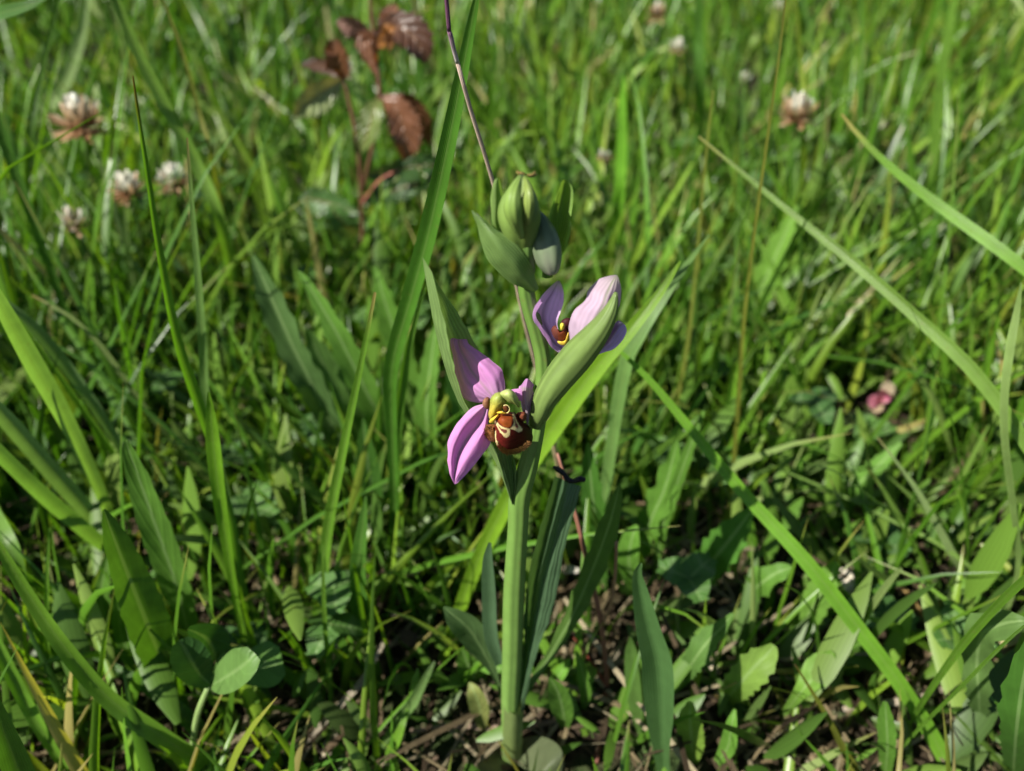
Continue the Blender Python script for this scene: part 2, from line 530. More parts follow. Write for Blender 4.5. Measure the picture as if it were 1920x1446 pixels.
def build_orchid():
    root = thing('bee_orchid', at(957, 1422, 0), 'bee orchid with two open pink flowers and green buds on one thick stem', 'orchid')
    stem = [(957, 1440, 0, 33), (957, 1400, 0, 33), (957, 1310, 0, 35), (960, 1232, 0, 38), (963, 1115, 0, 40), (970, 997, 0, 38), (974, 930, 0, 40),
            (988, 880, 0.3, 37), (1000, 830, 0.8, 33), (1010, 780, 1.5, 30), (1018, 720, 2.5, 30), (1017, 670, 3, 30), (1004, 615, 3, 30), (991, 570, 2.5, 30),
            (985, 530, 2, 30), (986, 490, 1.5, 22), (988, 455, 1, 12)]
    link('stem', tube('stem', stem, M_STEM, G_STEM2, sides=36, nv=70, lobes=7, lobe_amt=.035, tint2=G_STEM * np.array([1.0, 1.02, .85])), root)
    # a raised ring where the ovary leaves the stem, and the thin sheath at the base
    link('node', dome('node', [(990, 783), (994, 774), (1003, 772), (1011, 778), (1013, 788), (1006, 795), (996, 793)], -2.6, 1.2, M_STEM, lambda x, y: G_STEM * 1.35, rings=8, segs=28), root)
    link('sheath', loft('sheath', [[(943, 1440, -1), (942, 1380, -2.0), (944, 1330, -1.8), (941, 1312, -1)],
                                   [(960, 1440, -3), (962, 1385, -3.1), (964, 1345, -3.0), (966, 1340, -2.9)],
                                   [(979, 1440, -1), (979, 1380, -1.6), (982, 1330, -1.4), (985, 1290, -0.5)]], M_ORCHID,
                        lambda u, v: np.array([0.17, 0.23, 0.075]), nv=14, nu=9), root)
    # long folded bract that holds the open flower
    keel = [(960, 946, -2.2), (940, 892, -1), (915, 840, 0), (868, 768, -1), (835, 690, -2), (815, 615, -2), (803, 550, -1.5), (797, 515, -0.5), (792, 482, 0)]
    front = [(961, 947, -2.3), (952, 900, -2.5), (930, 842, -2.5), (878, 768, -5), (860, 720, -6), (842, 642, -6), (824, 565, -5), (811, 515, -2.5), (793, 483, -0.2)]
    back = [(963, 946, -2.1), (968, 890, -1.2), (957, 830, 1), (925, 730, 3), (903, 668, 4), (874, 614, 4), (842, 565, 3), (806, 505, 1), (793, 483, 0.2)]
    mk = [(961, 946, -2.0), (955, 892, 0), (938, 836, 1.8), (897, 748, 2.4), (868, 680, 2.3), (842, 612, 2.2), (822, 558, 1.6), (800, 510, .5), (793, 483, 0.1)]
    link('bract', loft('bract', [front, keel, mk, back], M_ORCHID, lambda u, v: G_BRACT * (1.12 - 0.1 * v) * (1.2 if abs(u) > .93 else 1), nv=40, nu=25), root)
    link('ovary', tube('ovary', [(962, 940, -1.5, 8), (950, 880, -1, 22), (938, 820, -1.5, 26), (936, 775, -3, 20), (938, 755, -4, 14)], M_ORCHID, G_STEM, sides=12, nv=16, lobes=3, lobe_amt=.08), root)
    # bract and ovary of the second flower
    ov = [(1005, 794, -3.2, 26), (1012, 775, -5.0, 38), (1022, 748, -5.4, 46), (1047, 710, -5.2, 57), (1082, 668, -5, 60), (1113, 632, -5.5, 50), (1136, 600, -5.5, 36), (1149, 572, -5, 22), (1155, 548, -4.6, 6)]
    def ovt(v, a):
        g = np.array([0.135, 0.205, 0.052])
        s = 0.5 + 0.5 * math.cos(a * 9 + 1.2 + 1.5 * math.sin(v * 5))
        edge = math.exp(-((a - 1.1 - .9 * v) / .10) ** 2)           # pale margin of the bract wrapped round the ovary
        return g * (0.86 + 0.26 * s ** 2) * (1 + .35 * edge)
    link('bract', tube('bract', ov, M_BUD, G_BRACT, sides=28, nv=40, tintf=ovt, lobes=3, lobe_amt=0.07, flat=0.8, lobe_ph=0.5), root)
    # bracts round the buds
    bl = lambda u, v: np.array([0.16, 0.26, 0.075]) * (1.25 if abs(u) > .92 else 1.0)
    link('bract', loft('bract', [
        [(1000, 548, -1), (955, 528, -2), (925, 502, -2), (905, 470, -1.5), (897, 440, -1), (893, 420, -1), (884, 396, -1)],
        [(1005, 546, -3), (972, 510, -5), (945, 478, -5.6), (925, 450, -5), (908, 425, -3.6), (899, 410, -2.4), (885, 395, -1.1)],
        [(1010, 540, -1.5), (992, 490, -3.5), (972, 462, -4), (950, 442, -3.6), (922, 424, -2.6), (900, 405, -1.8), (886, 394, -1)]], M_ORCHID, bl, nv=32, nu=17), root)
    link('bract', loft('bract', [
        [(985, 480, -1), (948, 452, -1), (925, 425, -.5), (919, 385, -.5), (924, 345, -.5), (932, 334, -.5)],
        [(985, 480, 0), (955, 452, -.2), (933, 425, -1.6), (930, 385, -1.8), (930, 350, -1.2), (933, 333, -.6)],
        [(985, 480, 1), (975, 440, 2), (958, 410, 2.4), (948, 375, 2.2), (940, 345, 1), (934, 333, -.4)]], M_ORCHID,
        lambda u, v: np.array([0.17, 0.27, 0.07]) * (1.35 if u < -.8 else 1.0), nv=24, nu=13), root)
    link('bract', loft('bract', [
        [(1016, 520, 0), (1020, 460, -.5), (1028, 410, -1), (1042, 370, -1), (1052, 345, -1), (1052, 343, -1.6)],
        [(1026, 522, 3), (1038, 470, 3.4), (1046, 420, 3.4), (1053, 378, 3), (1058, 345, 1.5), (1057, 337, -.6)],
        [(1036, 520, 0), (1058, 470, -1), (1071, 420, -1.2), (1074, 380, -1.2), (1072, 350, -1), (1063, 338, -1.6)]], M_ORCHID,
        lambda u, v: np.array([0.16, 0.26, 0.065]) * (1.5 if abs(u) > .84 else .95), nv=26, nu=15), root)
    # buds
    def budt(v, a):
        s = math.cos(3 * (a - 0.1))
        g = np.array([0.15, 0.235, 0.05])
        y = np.array([0.22, 0.28, 0.06])
        k = max(0, math.cos(a - 1.35)) ** 26 * min(1, max(0, (v - .35) * 4)) * (1 - max(0, v - .85) * 6)
        return (g * (0.92 + 0.12 * s)) * (1 - .75 * k) + y * .75 * k
    b = link('bud', tube('bud', [(984, 505, 0, 14), (981, 475, -1, 34), (978, 448, -2, 52), (976, 425, -2.6, 68), (975, 402, -2.8, 79), (976, 381, -2.8, 73), (978, 360, -2.4, 54), (980, 343, -2.1, 30), (980, 333, -2, 12), (980, 329, -2, 5)],
                         M_BUD, G_BRACT, sides=40, nv=40, lobes=3, lobe_amt=-0.10, lobe_ph=-1.75, tintf=budt), root)
    # two fat sepal ridges parted by a deep seam, and the dry crest on the bud's tip
    link('sepal', tube('sepal', [(972, 452, -5.6, 10), (962, 425, -7.0, 26), (956, 400, -7.4, 36), (957, 375, -7.0, 30), (964, 352, -5.4, 18), (971, 337, -3.6, 6)], M_BUD, np.array([0.17, 0.265, 0.055]), sides=16, nv=20), b)
    link('sepal', tube('sepal', [(984, 425, -6.6, 10), (985, 405, -7.2, 17), (986, 385, -7.2, 22), (985, 365, -6.6, 16), (980, 348, -4.8, 9), (976, 338, -3.6, 4)], M_BUD, np.array([0.20, 0.27, 0.06]), sides=14, nv=18), b)
    cr = [((963, 331, -2), (972, 332, -2.6), (980, 335, -2.6)), ((981, 336, -2.4), (992, 335, -2.6), (998, 329, -2)), ((984, 338, -2.2), (994, 337, -2.2), (1001, 334, -1.6)), ((968, 336, -2.2), (966, 332, -2), (964, 328, -1.6))]
    for q in cr:
        link('crest', tube('crest', [(*p, wd) for p, wd in zip(q, (4, 5, 3))], M_DRY, np.array([0.30, 0.22, 0.07]), sides=6, nv=8), b)
    def bud2(v, a):
        g = np.array([0.12, 0.17, 0.085]); pk = np.array([0.26, 0.24, 0.21])
        s = 0.5 + 0.5 * math.cos(4 * a + .7)
        k = min(1, max(0, (v - .45) * 1.3)) * (0.35 + .65 * s) + max(0, v - .85) * 3  # stripes, then a paler tip: its sunlit end is put into the colour
        k = min(1, k)
        return g * (1 - k) + pk * k
    link('bud', tube('bud', [(1010, 398, 0, 8), (1016, 415, -1, 28), (1022, 438, -2, 46), (1026, 462, -3, 54), (1030, 485, -3.6, 50), (1033, 500, -3.8, 38), (1035, 511, -3.8, 22), (1036, 515, -3.8, 6)],
                     M_BUD, G_BRACT, sides=28, nv=30, lobes=3, lobe_amt=.06, tintf=bud2), root)
    link('bud', tube('bud', [(990, 540, 0, 16), (992, 505, -1, 24), (988, 470, -2.6, 30), (990, 440, -2.8, 20), (992, 430, -2.6, 6)], M_BUD, G_STEM * .9, sides=16, nv=16), root)

    # ---------------- open flower facing the viewer
    fl = part_empty('flower', root)
    def sep(u, v):
        k = min(1, max(0, 1 - v / .28))
        c = PINK * (1 + .12 * abs(u)) * (1 - k * .55) + PALE * k * .55
        m = math.exp(-(u / .07) ** 2) * .55 + .22 * max(0, math.cos(u * 15 * (1.25 - .5 * v) + 1.2 * math.sin(v * 7))) ** 8
        return c * (1 - m) + np.array([.25, .19, .17]) * m
    link('sepal', loft('sepal', [
        [(908, 757, -4.5), (886, 764, -5), (860, 788, -6), (845, 812, -7), (839, 845, -8), (840, 875, -8.6), (847, 899, -9), (852, 908, -9)],
        [(910, 759, -5.2), (890, 776, -6.2), (866, 804, -7.4), (853, 830, -8.2), (846, 858, -8.8), (846, 882, -9.1), (849, 900, -9.1), (852, 908, -9)],
        [(913, 762, -4.8), (903, 788, -5.2), (884, 811, -6.0), (868, 834, -6.8), (858, 856, -7.6), (853, 880, -8.2), (852, 899, -8.7), (852, 908, -9)],
        [(915, 765, -5.2), (910, 798, -6.4), (900, 823, -7.6), (886, 848, -8.3), (872, 868, -8.7), (862, 886, -8.9), (855, 901, -9), (853, 908, -9)],
        [(917, 768, -4.6), (915, 805, -4.8), (919, 828, -5.4), (905, 853, -6.4), (887, 874, -7.4), (871, 893, -8.2), (858, 906, -8.9), (853, 908, -9)]], M_SEPAL, sep, nv=44, nu=33), fl)
    link('sepal', loft('sepal', [
        [(914, 754, -4.2), (895, 755, -3.6), (876, 750, -3), (865, 738, -2.6), (858, 712, -2), (850, 680, -1.2), (845, 650, -.4), (846, 636, .6), (852, 634, 2)],
        [(920, 750, -5), (902, 741, -4.8), (886, 729, -4.4), (872, 712, -3.6), (863, 692, -2.6), (856, 668, -1.6), (852, 648, -.6), (852, 637, .4), (858, 636, 2)],
        [(925, 746, -4.9), (912, 729, -4.4), (898, 712, -3.6), (884, 695, -2.8), (874, 677, -1.9), (865, 660, -1), (860, 645, -.2), (860, 637, .6), (864, 636, 2.2)],
        [(934, 740, -5), (926, 718, -4.9), (914, 700, -4.4), (900, 685, -3.6), (888, 671, -2.5), (877, 656, -1.6), (869, 645, -.6), (868, 637, .3), (870, 636, 2)],
        [(947, 731, -4.2), (946, 712, -3.4), (937, 691, -2.6), (922, 676, -2), (904, 664, -1.4), (890, 654, -.8), (880, 645, -.2), (876, 637, .6), (876, 636, 2)]], M_SEPAL, sep, nv=44, nu=33), fl)
    link('sepal', loft('sepal', [
        [(976, 724, -3), (974, 727, -4), (973, 743, -4.4), (977, 760, -4.6), (983, 780, -5), (988, 797, -5.4)],
        [(988, 710, -4), (985, 727, -5.4), (983, 743, -5.8), (986, 760, -5.8), (989, 780, -5.8), (989, 797, -5.5)],
        [(1002, 722, -3), (999, 729, -4), (1003, 742, -4.2), (998, 759, -4.6), (993, 780, -5), (990, 797, -5.4)]], M_SEPAL,
        lambda u, v: (PINK * np.array([.8, .95, .85]) if v < .15 else np.array([.36, .27, .31])) * (1.0 if u > -.75 else 1.35), nv=24, nu=15), fl)
    link('petal', loft('petal', [
        [(952, 733, -5), (962, 728, -5.6), (972, 727, -6), (979, 729, -6.2)], [(956, 742, -5.6), (964, 740, -6.3), (973, 740, -6.6), (979, 742, -6.6)],
        [(960, 752, -5), (968, 753, -5.6), (975, 752, -6), (980, 752, -6.2)]], M_SEPAL, lambda u, v: PINK, nv=10, nu=9), fl)
    brown = np.array([.20, .075, .035])
    def petal_knob(x, y):
        return np.array([.22, .11, .06]) if x < 910.5 else np.array([.14, .06, .03])
    link('petal', dome('petal', [Z3(*p) for p in [(690, 500), (680, 430), (720, 370), (770, 360), (800, 400), (800, 500), (760, 545)]], -5.6, 1.3, M_LIP, petal_knob, rings=8, segs=32), fl)
    link('petal', dome('petal', [Z3(*p) for p in [(1190, 610), (1250, 580), (1330, 590), (1340, 660), (1320, 720), (1270, 730), (1220, 690)]], -6.2, 1.0, M_LIP, lambda x, y: np.array([.17, .05, .025]), rings=8, segs=32), fl)
    # the bee-like lip with its pattern
    lipo = [(895, 650), (960, 600), (1110, 580), (1190, 610), (1240, 680), (1300, 735), (1365, 785), (1412, 860), (1440, 960), (1415, 1050), (1330, 1140), (1190, 1205), (1060, 1222), (965, 1180), (893, 1085), (862, 970), (864, 870), (862, 770), (870, 700)]
    shield = [(885, 670), (950, 600), (1110, 575), (1138, 680), (1112, 795), (1060, 820), (1000, 800), (945, 755)]
    cream_l = [(860, 735), (885, 720), (950, 790), (1030, 825), (1095, 835), (1092, 930), (1050, 970), (1010, 962), (945, 885), (900, 800)]
    hole_l = [(905, 770), (965, 835), (1050, 850), (1050, 895), (1010, 905), (960, 870), (925, 820)]
    cream_r = [(1130, 590), (1160, 610), (1185, 690), (1225, 770), (1285, 838), (1270, 870), (1225, 893), (1160, 855), (1095, 835), (1135, 790), (1155, 740)]
    hole_r = [(1155, 650), (1180, 720), (1222, 800), (1205, 835), (1175, 810), (1165, 740)]
    cream_e = [(862, 880), (885, 860), (880, 940), (890, 1010), (915, 1030), (905, 1090), (885, 1080), (866, 970)]
    def lip(x, y):
        X, Y_ = (x - 820) * 8.03, (y - 700) * 8.03
        if in_poly(X, Y_, hole_l) or in_poly(X, Y_, hole_r):
            return np.array([.16, .045, .035])
        if in_poly(X, Y_, shield):
            k = min(1, max(0, (Y_ - 600) / 220))
            return np.array([.12, .020, .006]) * (1 - k) + np.array([.25, .062, .010]) * k
        if in_poly(X, Y_, cream_l) or in_poly(X, Y_, cream_r) or in_poly(X, Y_, cream_e):
            return np.array([.72, .58, .27])
        if Y_ > 1165 - 0.0010 * (X - 1130) ** 2 + 18 * math.sin(X * .05):
            return np.array([.115, .052, .016])
        return np.array([.085, .009, .007]) * (1.3 - .9 * min(1, max(0, (X - 1000) / 380)))  # maroon darkens to the right, the shaded side painted into the colour
    def lip_soft(x, y):
        c = np.zeros(3)
        for (ox, oy) in ((0, 0), (.75, .3), (-.6, .6), (.3, -.8), (-.5, -.5)):
            n1 = mnoise.noise(Vector((x * .55, y * .55, 1))); n2 = mnoise.noise(Vector((x * .55, y * .55, 7)))
            c += lip(x + ox + n1 * 1.1, y + oy + n2 * 1.1)
        g = mnoise.noise(Vector((x * 2.3, y * 2.3, 3)))
        return c / 5 * (1 + .35 * g)
    link('lip', dome('lip', [Z3(*p) for p in lipo], -5.6, 4.0, M_LIP, lip_soft, rings=64, segs=160, centre=Z3(1090, 850), power=2.2, slope=(.03, 0.01)), fl)
    link('lip_side_lobe', dome('lip_side_lobe', [Z3(*p) for p in [(745, 775), (712, 850), (720, 945), (785, 1020), (860, 1035), (885, 960), (872, 870), (890, 775)]], -5.8, 1.8, M_LIP,
                               lambda x, y: np.array([.22, .085, .03]) if y < 819 else np.array([.36, .13, .07]), rings=12, segs=48), fl)
    # hair along the lip's lower edge and on the side lobe
    hv, hf, ht = [], [], []
    for (a, b, n, L, c) in [((880, 1050), (960, 1165), 40, 26, (.20, .11, .03)), ((960, 1165), (1050, 1218), 60, 26, (.24, .14, .04)), ((1050, 1218), (1190, 1207), 80, 26, (.24, .14, .04)), ((1190, 1207), (1330, 1142), 70, 26, (.20, .11, .03)),
                            ((1330, 1142), (1415, 1050), 50, 22, (.18, .09, .03)), ((712, 850), (720, 945), 40, 26, (.30, .16, .05)), ((720, 945), (785, 1020), 30, 20, (.30, .14, .06)), ((745, 775), (712, 850), 30, 26, (.28, .14, .05)),
                            ((740, 830), (840, 880), 50, 26, (.26, .12, .04)), ((745, 800), (850, 800), 50, 24, (.22, .09, .03))]:
        for _ in range(n * 3):
            t = random.random()
            X = a[0] + (b[0] - a[0]) * t; Y_ = a[1] + (b[1] - a[1]) * t
            ctr = (1090, 850) if X > 870 else (810, 900)
            dx, dy = X - ctr[0], Y_ - ctr[1]
            l = math.hypot(dx, dy)
            dx, dy = dx / l, dy / l
            L2 = L * random.uniform(.5, 1.5)
            back = random.uniform(10, 75)
            X -= dx * back; Y_ -= dy * back
            ang = random.uniform(-.5, .5)
            ex, ey = dx * math.cos(ang) - dy * math.sin(ang), dx * math.sin(ang) + dy * math.cos(ang)
            y0 = -5.6 - 4.0 * max(0, 1 - (1 - back / 330) ** 2.2) ** .5 - random.random() * .25 if X > 870 else -6.3 - random.random() * 1.3
            p0 = at(*Z3(X - ey * 3, Y_ + ex * 3), y0); p1 = at(*Z3(X + ey * 3, Y_ - ex * 3), y0 + .1); p2 = at(*Z3(X + ex * (L2 + 20), Y_ + ey * (L2 + 20)), y0 - .2)
            k = len(hv)
            hv += [p0, p1, p2]; hf.append((k, k + 1, k + 2)); cc = np.array(c) * random.uniform(.6, 1.4); ht += [cc, cc, cc]
    h = link('lip_hair', mesh('lip_hair', hv, hf, M_LIP, np.array(ht)), fl)
    h['kind'] = 'stuff'
    # column with its hooked beak, yellow throat and the pale loop
    def hood(x, y):
        k = min(1, max(0, (y - 731) / 28))
        return (np.array([.34, .40, .13]) * (1 - k) + np.array([.22, .27, .055]) * k) * (1 + .35 * mnoise.noise(Vector((x * .5, y * .5, 0))))
    cl = link('column', dome('column', [Z3(*p) for p in [(940, 300), (1000, 255), (1080, 238), (1160, 280), (1212, 360), (1242, 450), (1228, 520), (1165, 470), (1090, 450), (1020, 400), (960, 350)]], -7.0, 2.0, M_WAX, hood, rings=12, segs=56, centre=Z3(1080, 360)), fl)
    def body(x, y):
        X, Y_ = (x - 820) * 8.03, (y - 700) * 8.03
        k = min(1, max(0, (Y_ - 380) / 200))
        return (np.array([.22, .26, .05]) * (1 - k) + np.array([.44, .34, .04]) * k) * (1 + .45 * mnoise.noise(Vector((x * .45, y * .45, 5))))
    link('column', dome('column', [Z3(*p) for p in [(795, 700), (768, 620), (790, 500), (800, 380), (870, 300), (960, 285), (1020, 350), (1045, 430), (1000, 500), (965, 560), (900, 625), (840, 690)]], -6.6, 2.1, M_WAX, body, rings=12, segs=56, centre=Z3(890, 480)), fl)
    yel = np.array([.60, .40, .03])
    link('throat', dome('throat', [Z3(*p) for p in [(782, 745), (790, 700), (850, 655), (925, 612), (905, 660), (870, 720), (835, 755)]], -8.4, .7, M_WAX, lambda x, y: yel, rings=6, segs=28), fl)
    link('throat', dome('throat', [Z3(*p) for p in [(890, 590), (960, 568), (1010, 590), (1060, 603), (1000, 614), (920, 612)]], -8.8, .6, M_WAX, lambda x, y: yel, rings=6, segs=28), fl)
    link('stigma', dome('stigma', [Z3(*p) for p in [(985, 520), (1010, 485), (1050, 490), (1080, 530), (1070, 580), (1020, 585)]], -8.2, .4, M_LIP, lambda x, y: np.array([.09, .03, .01]), rings=6, segs=24), fl)
    ring = [Z3(1030 + 58 * math.cos(a), 540 + 62 * math.sin(a)) for a in np.linspace(-2.2, 2.6, 14)]
    link('caudicle', tube('caudicle', [(q[0], q[1], -8.9, 1.5) for q in ring], M_WAX, np.array([.72, .62, .24]), sides=8, nv=30), fl)

    # ---------------- second flower, turned away
    f2 = part_empty('flower', root)
    Z1 = lambda x, y: (760 + x / 4, 300 + y / 4)
    LAV = np.array([.60, .40, .66])
    def sep2(u, v):
        k = max(0, (v - .8) * 5)
        c = LAV * (1 - .55 * math.exp(-((u + .1) / .16) ** 2)) + PALE * .22  # darker down the middle: shade in the hollow painted into the tint
        return c * (1 - k) + np.array([.36, .40, .22]) * k
    link('sepal', loft('sepal', [
        [(*Z1(1230, 1470), 0), (*Z1(1110, 1420), 0), (*Z1(1030, 1310), 0), (*Z1(968, 1200), 0), (*Z1(968, 1110), 0), (*Z1(1030, 1010), .5), (*Z1(1110, 930), .8), (*Z1(1140, 905), 1)],
        [(*Z1(1235, 1450), 2), (*Z1(1120, 1390), 2.4), (*Z1(1055, 1290), 2.6), (*Z1(1015, 1190), 2.8), (*Z1(1020, 1110), 2.8), (*Z1(1070, 1020), 2.5), (*Z1(1125, 940), 2), (*Z1(1146, 905), 1.2)],
        [(*Z1(1240, 1430), 3), (*Z1(1140, 1360), 3.4), (*Z1(1090, 1270), 3.6), (*Z1(1080, 1180), 3.6), (*Z1(1100, 1100), 3.4), (*Z1(1125, 1010), 3), (*Z1(1148, 940), 2.2), (*Z1(1152, 905), 1.5)],
        [(*Z1(1245, 1420), 3), (*Z1(1170, 1340), 3), (*Z1(1140, 1260), 2.8), (*Z1(1150, 1180), 2.4), (*Z1(1180, 1090), 1.8), (*Z1(1192, 1010), 1.4), (*Z1(1175, 940), 1.4), (*Z1(1158, 906), 1.4)]], M_SEPAL, sep2, nv=40, nu=25), f2)
    def sep3(u, v):
        g = np.array([.40, .46, .25])
        k = min(1, max(0, (v - .62) * 2.2)) * (.55 + .4 * u) + .55 * math.exp(-((u - .1) / .07) ** 2)
        k = min(.85, max(0, k))
        return (PALE * 1.02) * (1 - k) + g * k
    link('sepal', loft('sepal', [
        [(*Z1(1240, 1440), -1), (*Z1(1233, 1340), -1), (*Z1(1238, 1200), -1), (*Z1(1275, 1115), -1), (*Z1(1345, 1050), -1), (*Z1(1375, 970), -.6), (*Z1(1440, 905), 0), (*Z1(1530, 870), .6), (*Z1(1575, 863), 1)],
        [(*Z1(1300, 1450), -3.6), (*Z1(1310, 1340), -4), (*Z1(1330, 1230), -4), (*Z1(1375, 1140), -3.8), (*Z1(1430, 1060), -3.2), (*Z1(1455, 985), -2.4), (*Z1(1500, 920), -1.4), (*Z1(1550, 880), -.2), (*Z1(1580, 864), .8)],
        [(*Z1(1400, 1440), -3.6), (*Z1(1420, 1330), -4), (*Z1(1450, 1230), -4.2), (*Z1(1490, 1150), -4), (*Z1(1520, 1080), -3.6), (*Z1(1545, 1000), -2.6), (*Z1(1565, 935), -1.6), (*Z1(1580, 890), -.4), (*Z1(1585, 865), .6)],
        [(*Z1(1480, 1400), -1), (*Z1(1520, 1300), -1), (*Z1(1560, 1200), -1), (*Z1(1595, 1120), -1.2), (*Z1(1610, 1060), -1.2), (*Z1(1618, 1000), -1), (*Z1(1615, 940), -.6), (*Z1(1602, 890), 0), (*Z1(1590, 866), .8)]], M_SEPAL, sep3, nv=40, nu=25), f2)
    link('sepal', loft('sepal', [
        [(*Z1(1440, 1400), 0), (*Z1(1480, 1370), -.5), (*Z1(1530, 1290), -1), (*Z1(1565, 1225), -1), (*Z1(1600, 1208), -.6), (*Z1(1635, 1225), 0)],
        [(*Z1(1440, 1430), -2), (*Z1(1490, 1405), -3), (*Z1(1545, 1340), -3.8), (*Z1(1590, 1270), -3.8), (*Z1(1625, 1235), -2.4), (*Z1(1644, 1235), -.4)],
        [(*Z1(1440, 1460), 0), (*Z1(1500, 1440), -.5), (*Z1(1580, 1410), -1), (*Z1(1640, 1340), -1), (*Z1(1662, 1280), -.6), (*Z1(1650, 1240), 0)]], M_SEPAL,
        lambda u, v: PALE * .95 if u < 0.05 else np.array([.56, .40, .78]) * (1.25 if u > .9 else 1), nv=24, nu=19), f2)  # pale half painted as lit, violet half as shaded
    dk = np.array([.045, .010, .012])
    link('petal', dome('petal', [Z1(*p) for p in [(1165, 1260), (1170, 1210), (1210, 1185), (1250, 1200), (1260, 1280), (1220, 1310), (1180, 1300)]], 2.0, 1.0, M_LIP, lambda x, y: dk, rings=8, segs=28), f2)
    link('lip', dome('lip', [Z1(*p) for p in [(1095, 1270), (1125, 1238), (1145, 1270), (1180, 1285), (1215, 1270), (1225, 1330), (1200, 1375), (1150, 1365), (1110, 1325)]], 1.6, 1.6, M_LIP, lambda x, y: np.array([.13, .03, .012]) if x > 1046 else np.array([.10, .03, .02]), rings=10, segs=36), f2)
    link('column', dome('column', [Z1(*p) for p in [(1160, 1240), (1170, 1222), (1192, 1228), (1195, 1255), (1180, 1280), (1165, 1275)]], .4, .8, M_WAX, lambda x, y: np.array([.6, .48, .05]), rings=6, segs=24), f2)
    link('throat', dome('throat', [Z1(*p) for p in [(1140, 1358), (1175, 1362), (1205, 1345), (1222, 1290), (1232, 1330), (1215, 1380), (1190, 1395), (1150, 1380)]], .2, .6, M_WAX, lambda x, y: np.array([.66, .46, .05]), rings=6, segs=28, centre=Z1(1195, 1366)), f2)

    # ---------------- leaves on the lower stem
    lf = link('leaf', loft('leaf', [
        [(968, 1345, -1), (981, 1232, 1.5), (986, 1120, 4), (1002, 1030, 7), (1024, 950, 9), (1040, 893, 10)],
        [(971, 1342, -1), (988, 1215, 4), (1002, 1110, 8), (1022, 1015, 11), (1040, 945, 12), (1052, 898, 11.5)],
        [(974, 1338, -2), (994, 1215, .5), (1014, 1105, 2), (1037, 1010, 4), (1056, 940, 6), (1068, 905, 8)],
        [(982, 1330, -1.5), (1003, 1236, -.5), (1037, 1140, 1), (1060, 1020, 3), (1078, 955, 5), (1090, 912, 7)]], M_ORCHID, lambda u, v: G_DARK * (1.0 + .35 * (1 - v)), nv=40, nu=25), root)  # tint lightens towards the base, painting in the sunlit lower part
    link('withered_tip', tube('withered_tip', [(1034, 880, 9, 5), (1042, 884, 9.5, 11), (1054, 893, 9, 9), (1060, 903, 8, 11), (1073, 906, 7.4, 9), (1083, 902, 7, 12), (1092, 904, 7, 9)], M_TWIG, np.array([.010, .008, .008]), sides=8, nv=24), lf)
    link('leaf', ribbon('leaf', [(940, 1245, 4, 16), (926, 1190, 5, 26), (922, 1110, 6, 26), (919, 1050, 6, 20), (920, 1017, 6, 6)], M_ORCHID, G_DARK * 1.15, fold=.8, roll=.5, root=False), root)
    link('leaf', ribbon('leaf', [(962, 1425, 2, 34), (1000, 1410, -2, 62), (1035, 1425, -8, 50), (1050, 1452, -10, 10)], M_ORCHID, np.array([.13, .16, .08]), fold=-.15, roll=.3, root=False), root)
    link('leaf', ribbon('leaf', [(950, 1425, 1, 30), (930, 1428, -3, 56), (912, 1446, -8, 40), (900, 1460, -10, 8)], M_ORCHID, np.array([.15, .16, .09]), fold=-.15, roll=-.2, root=False), root)
build_orchid()

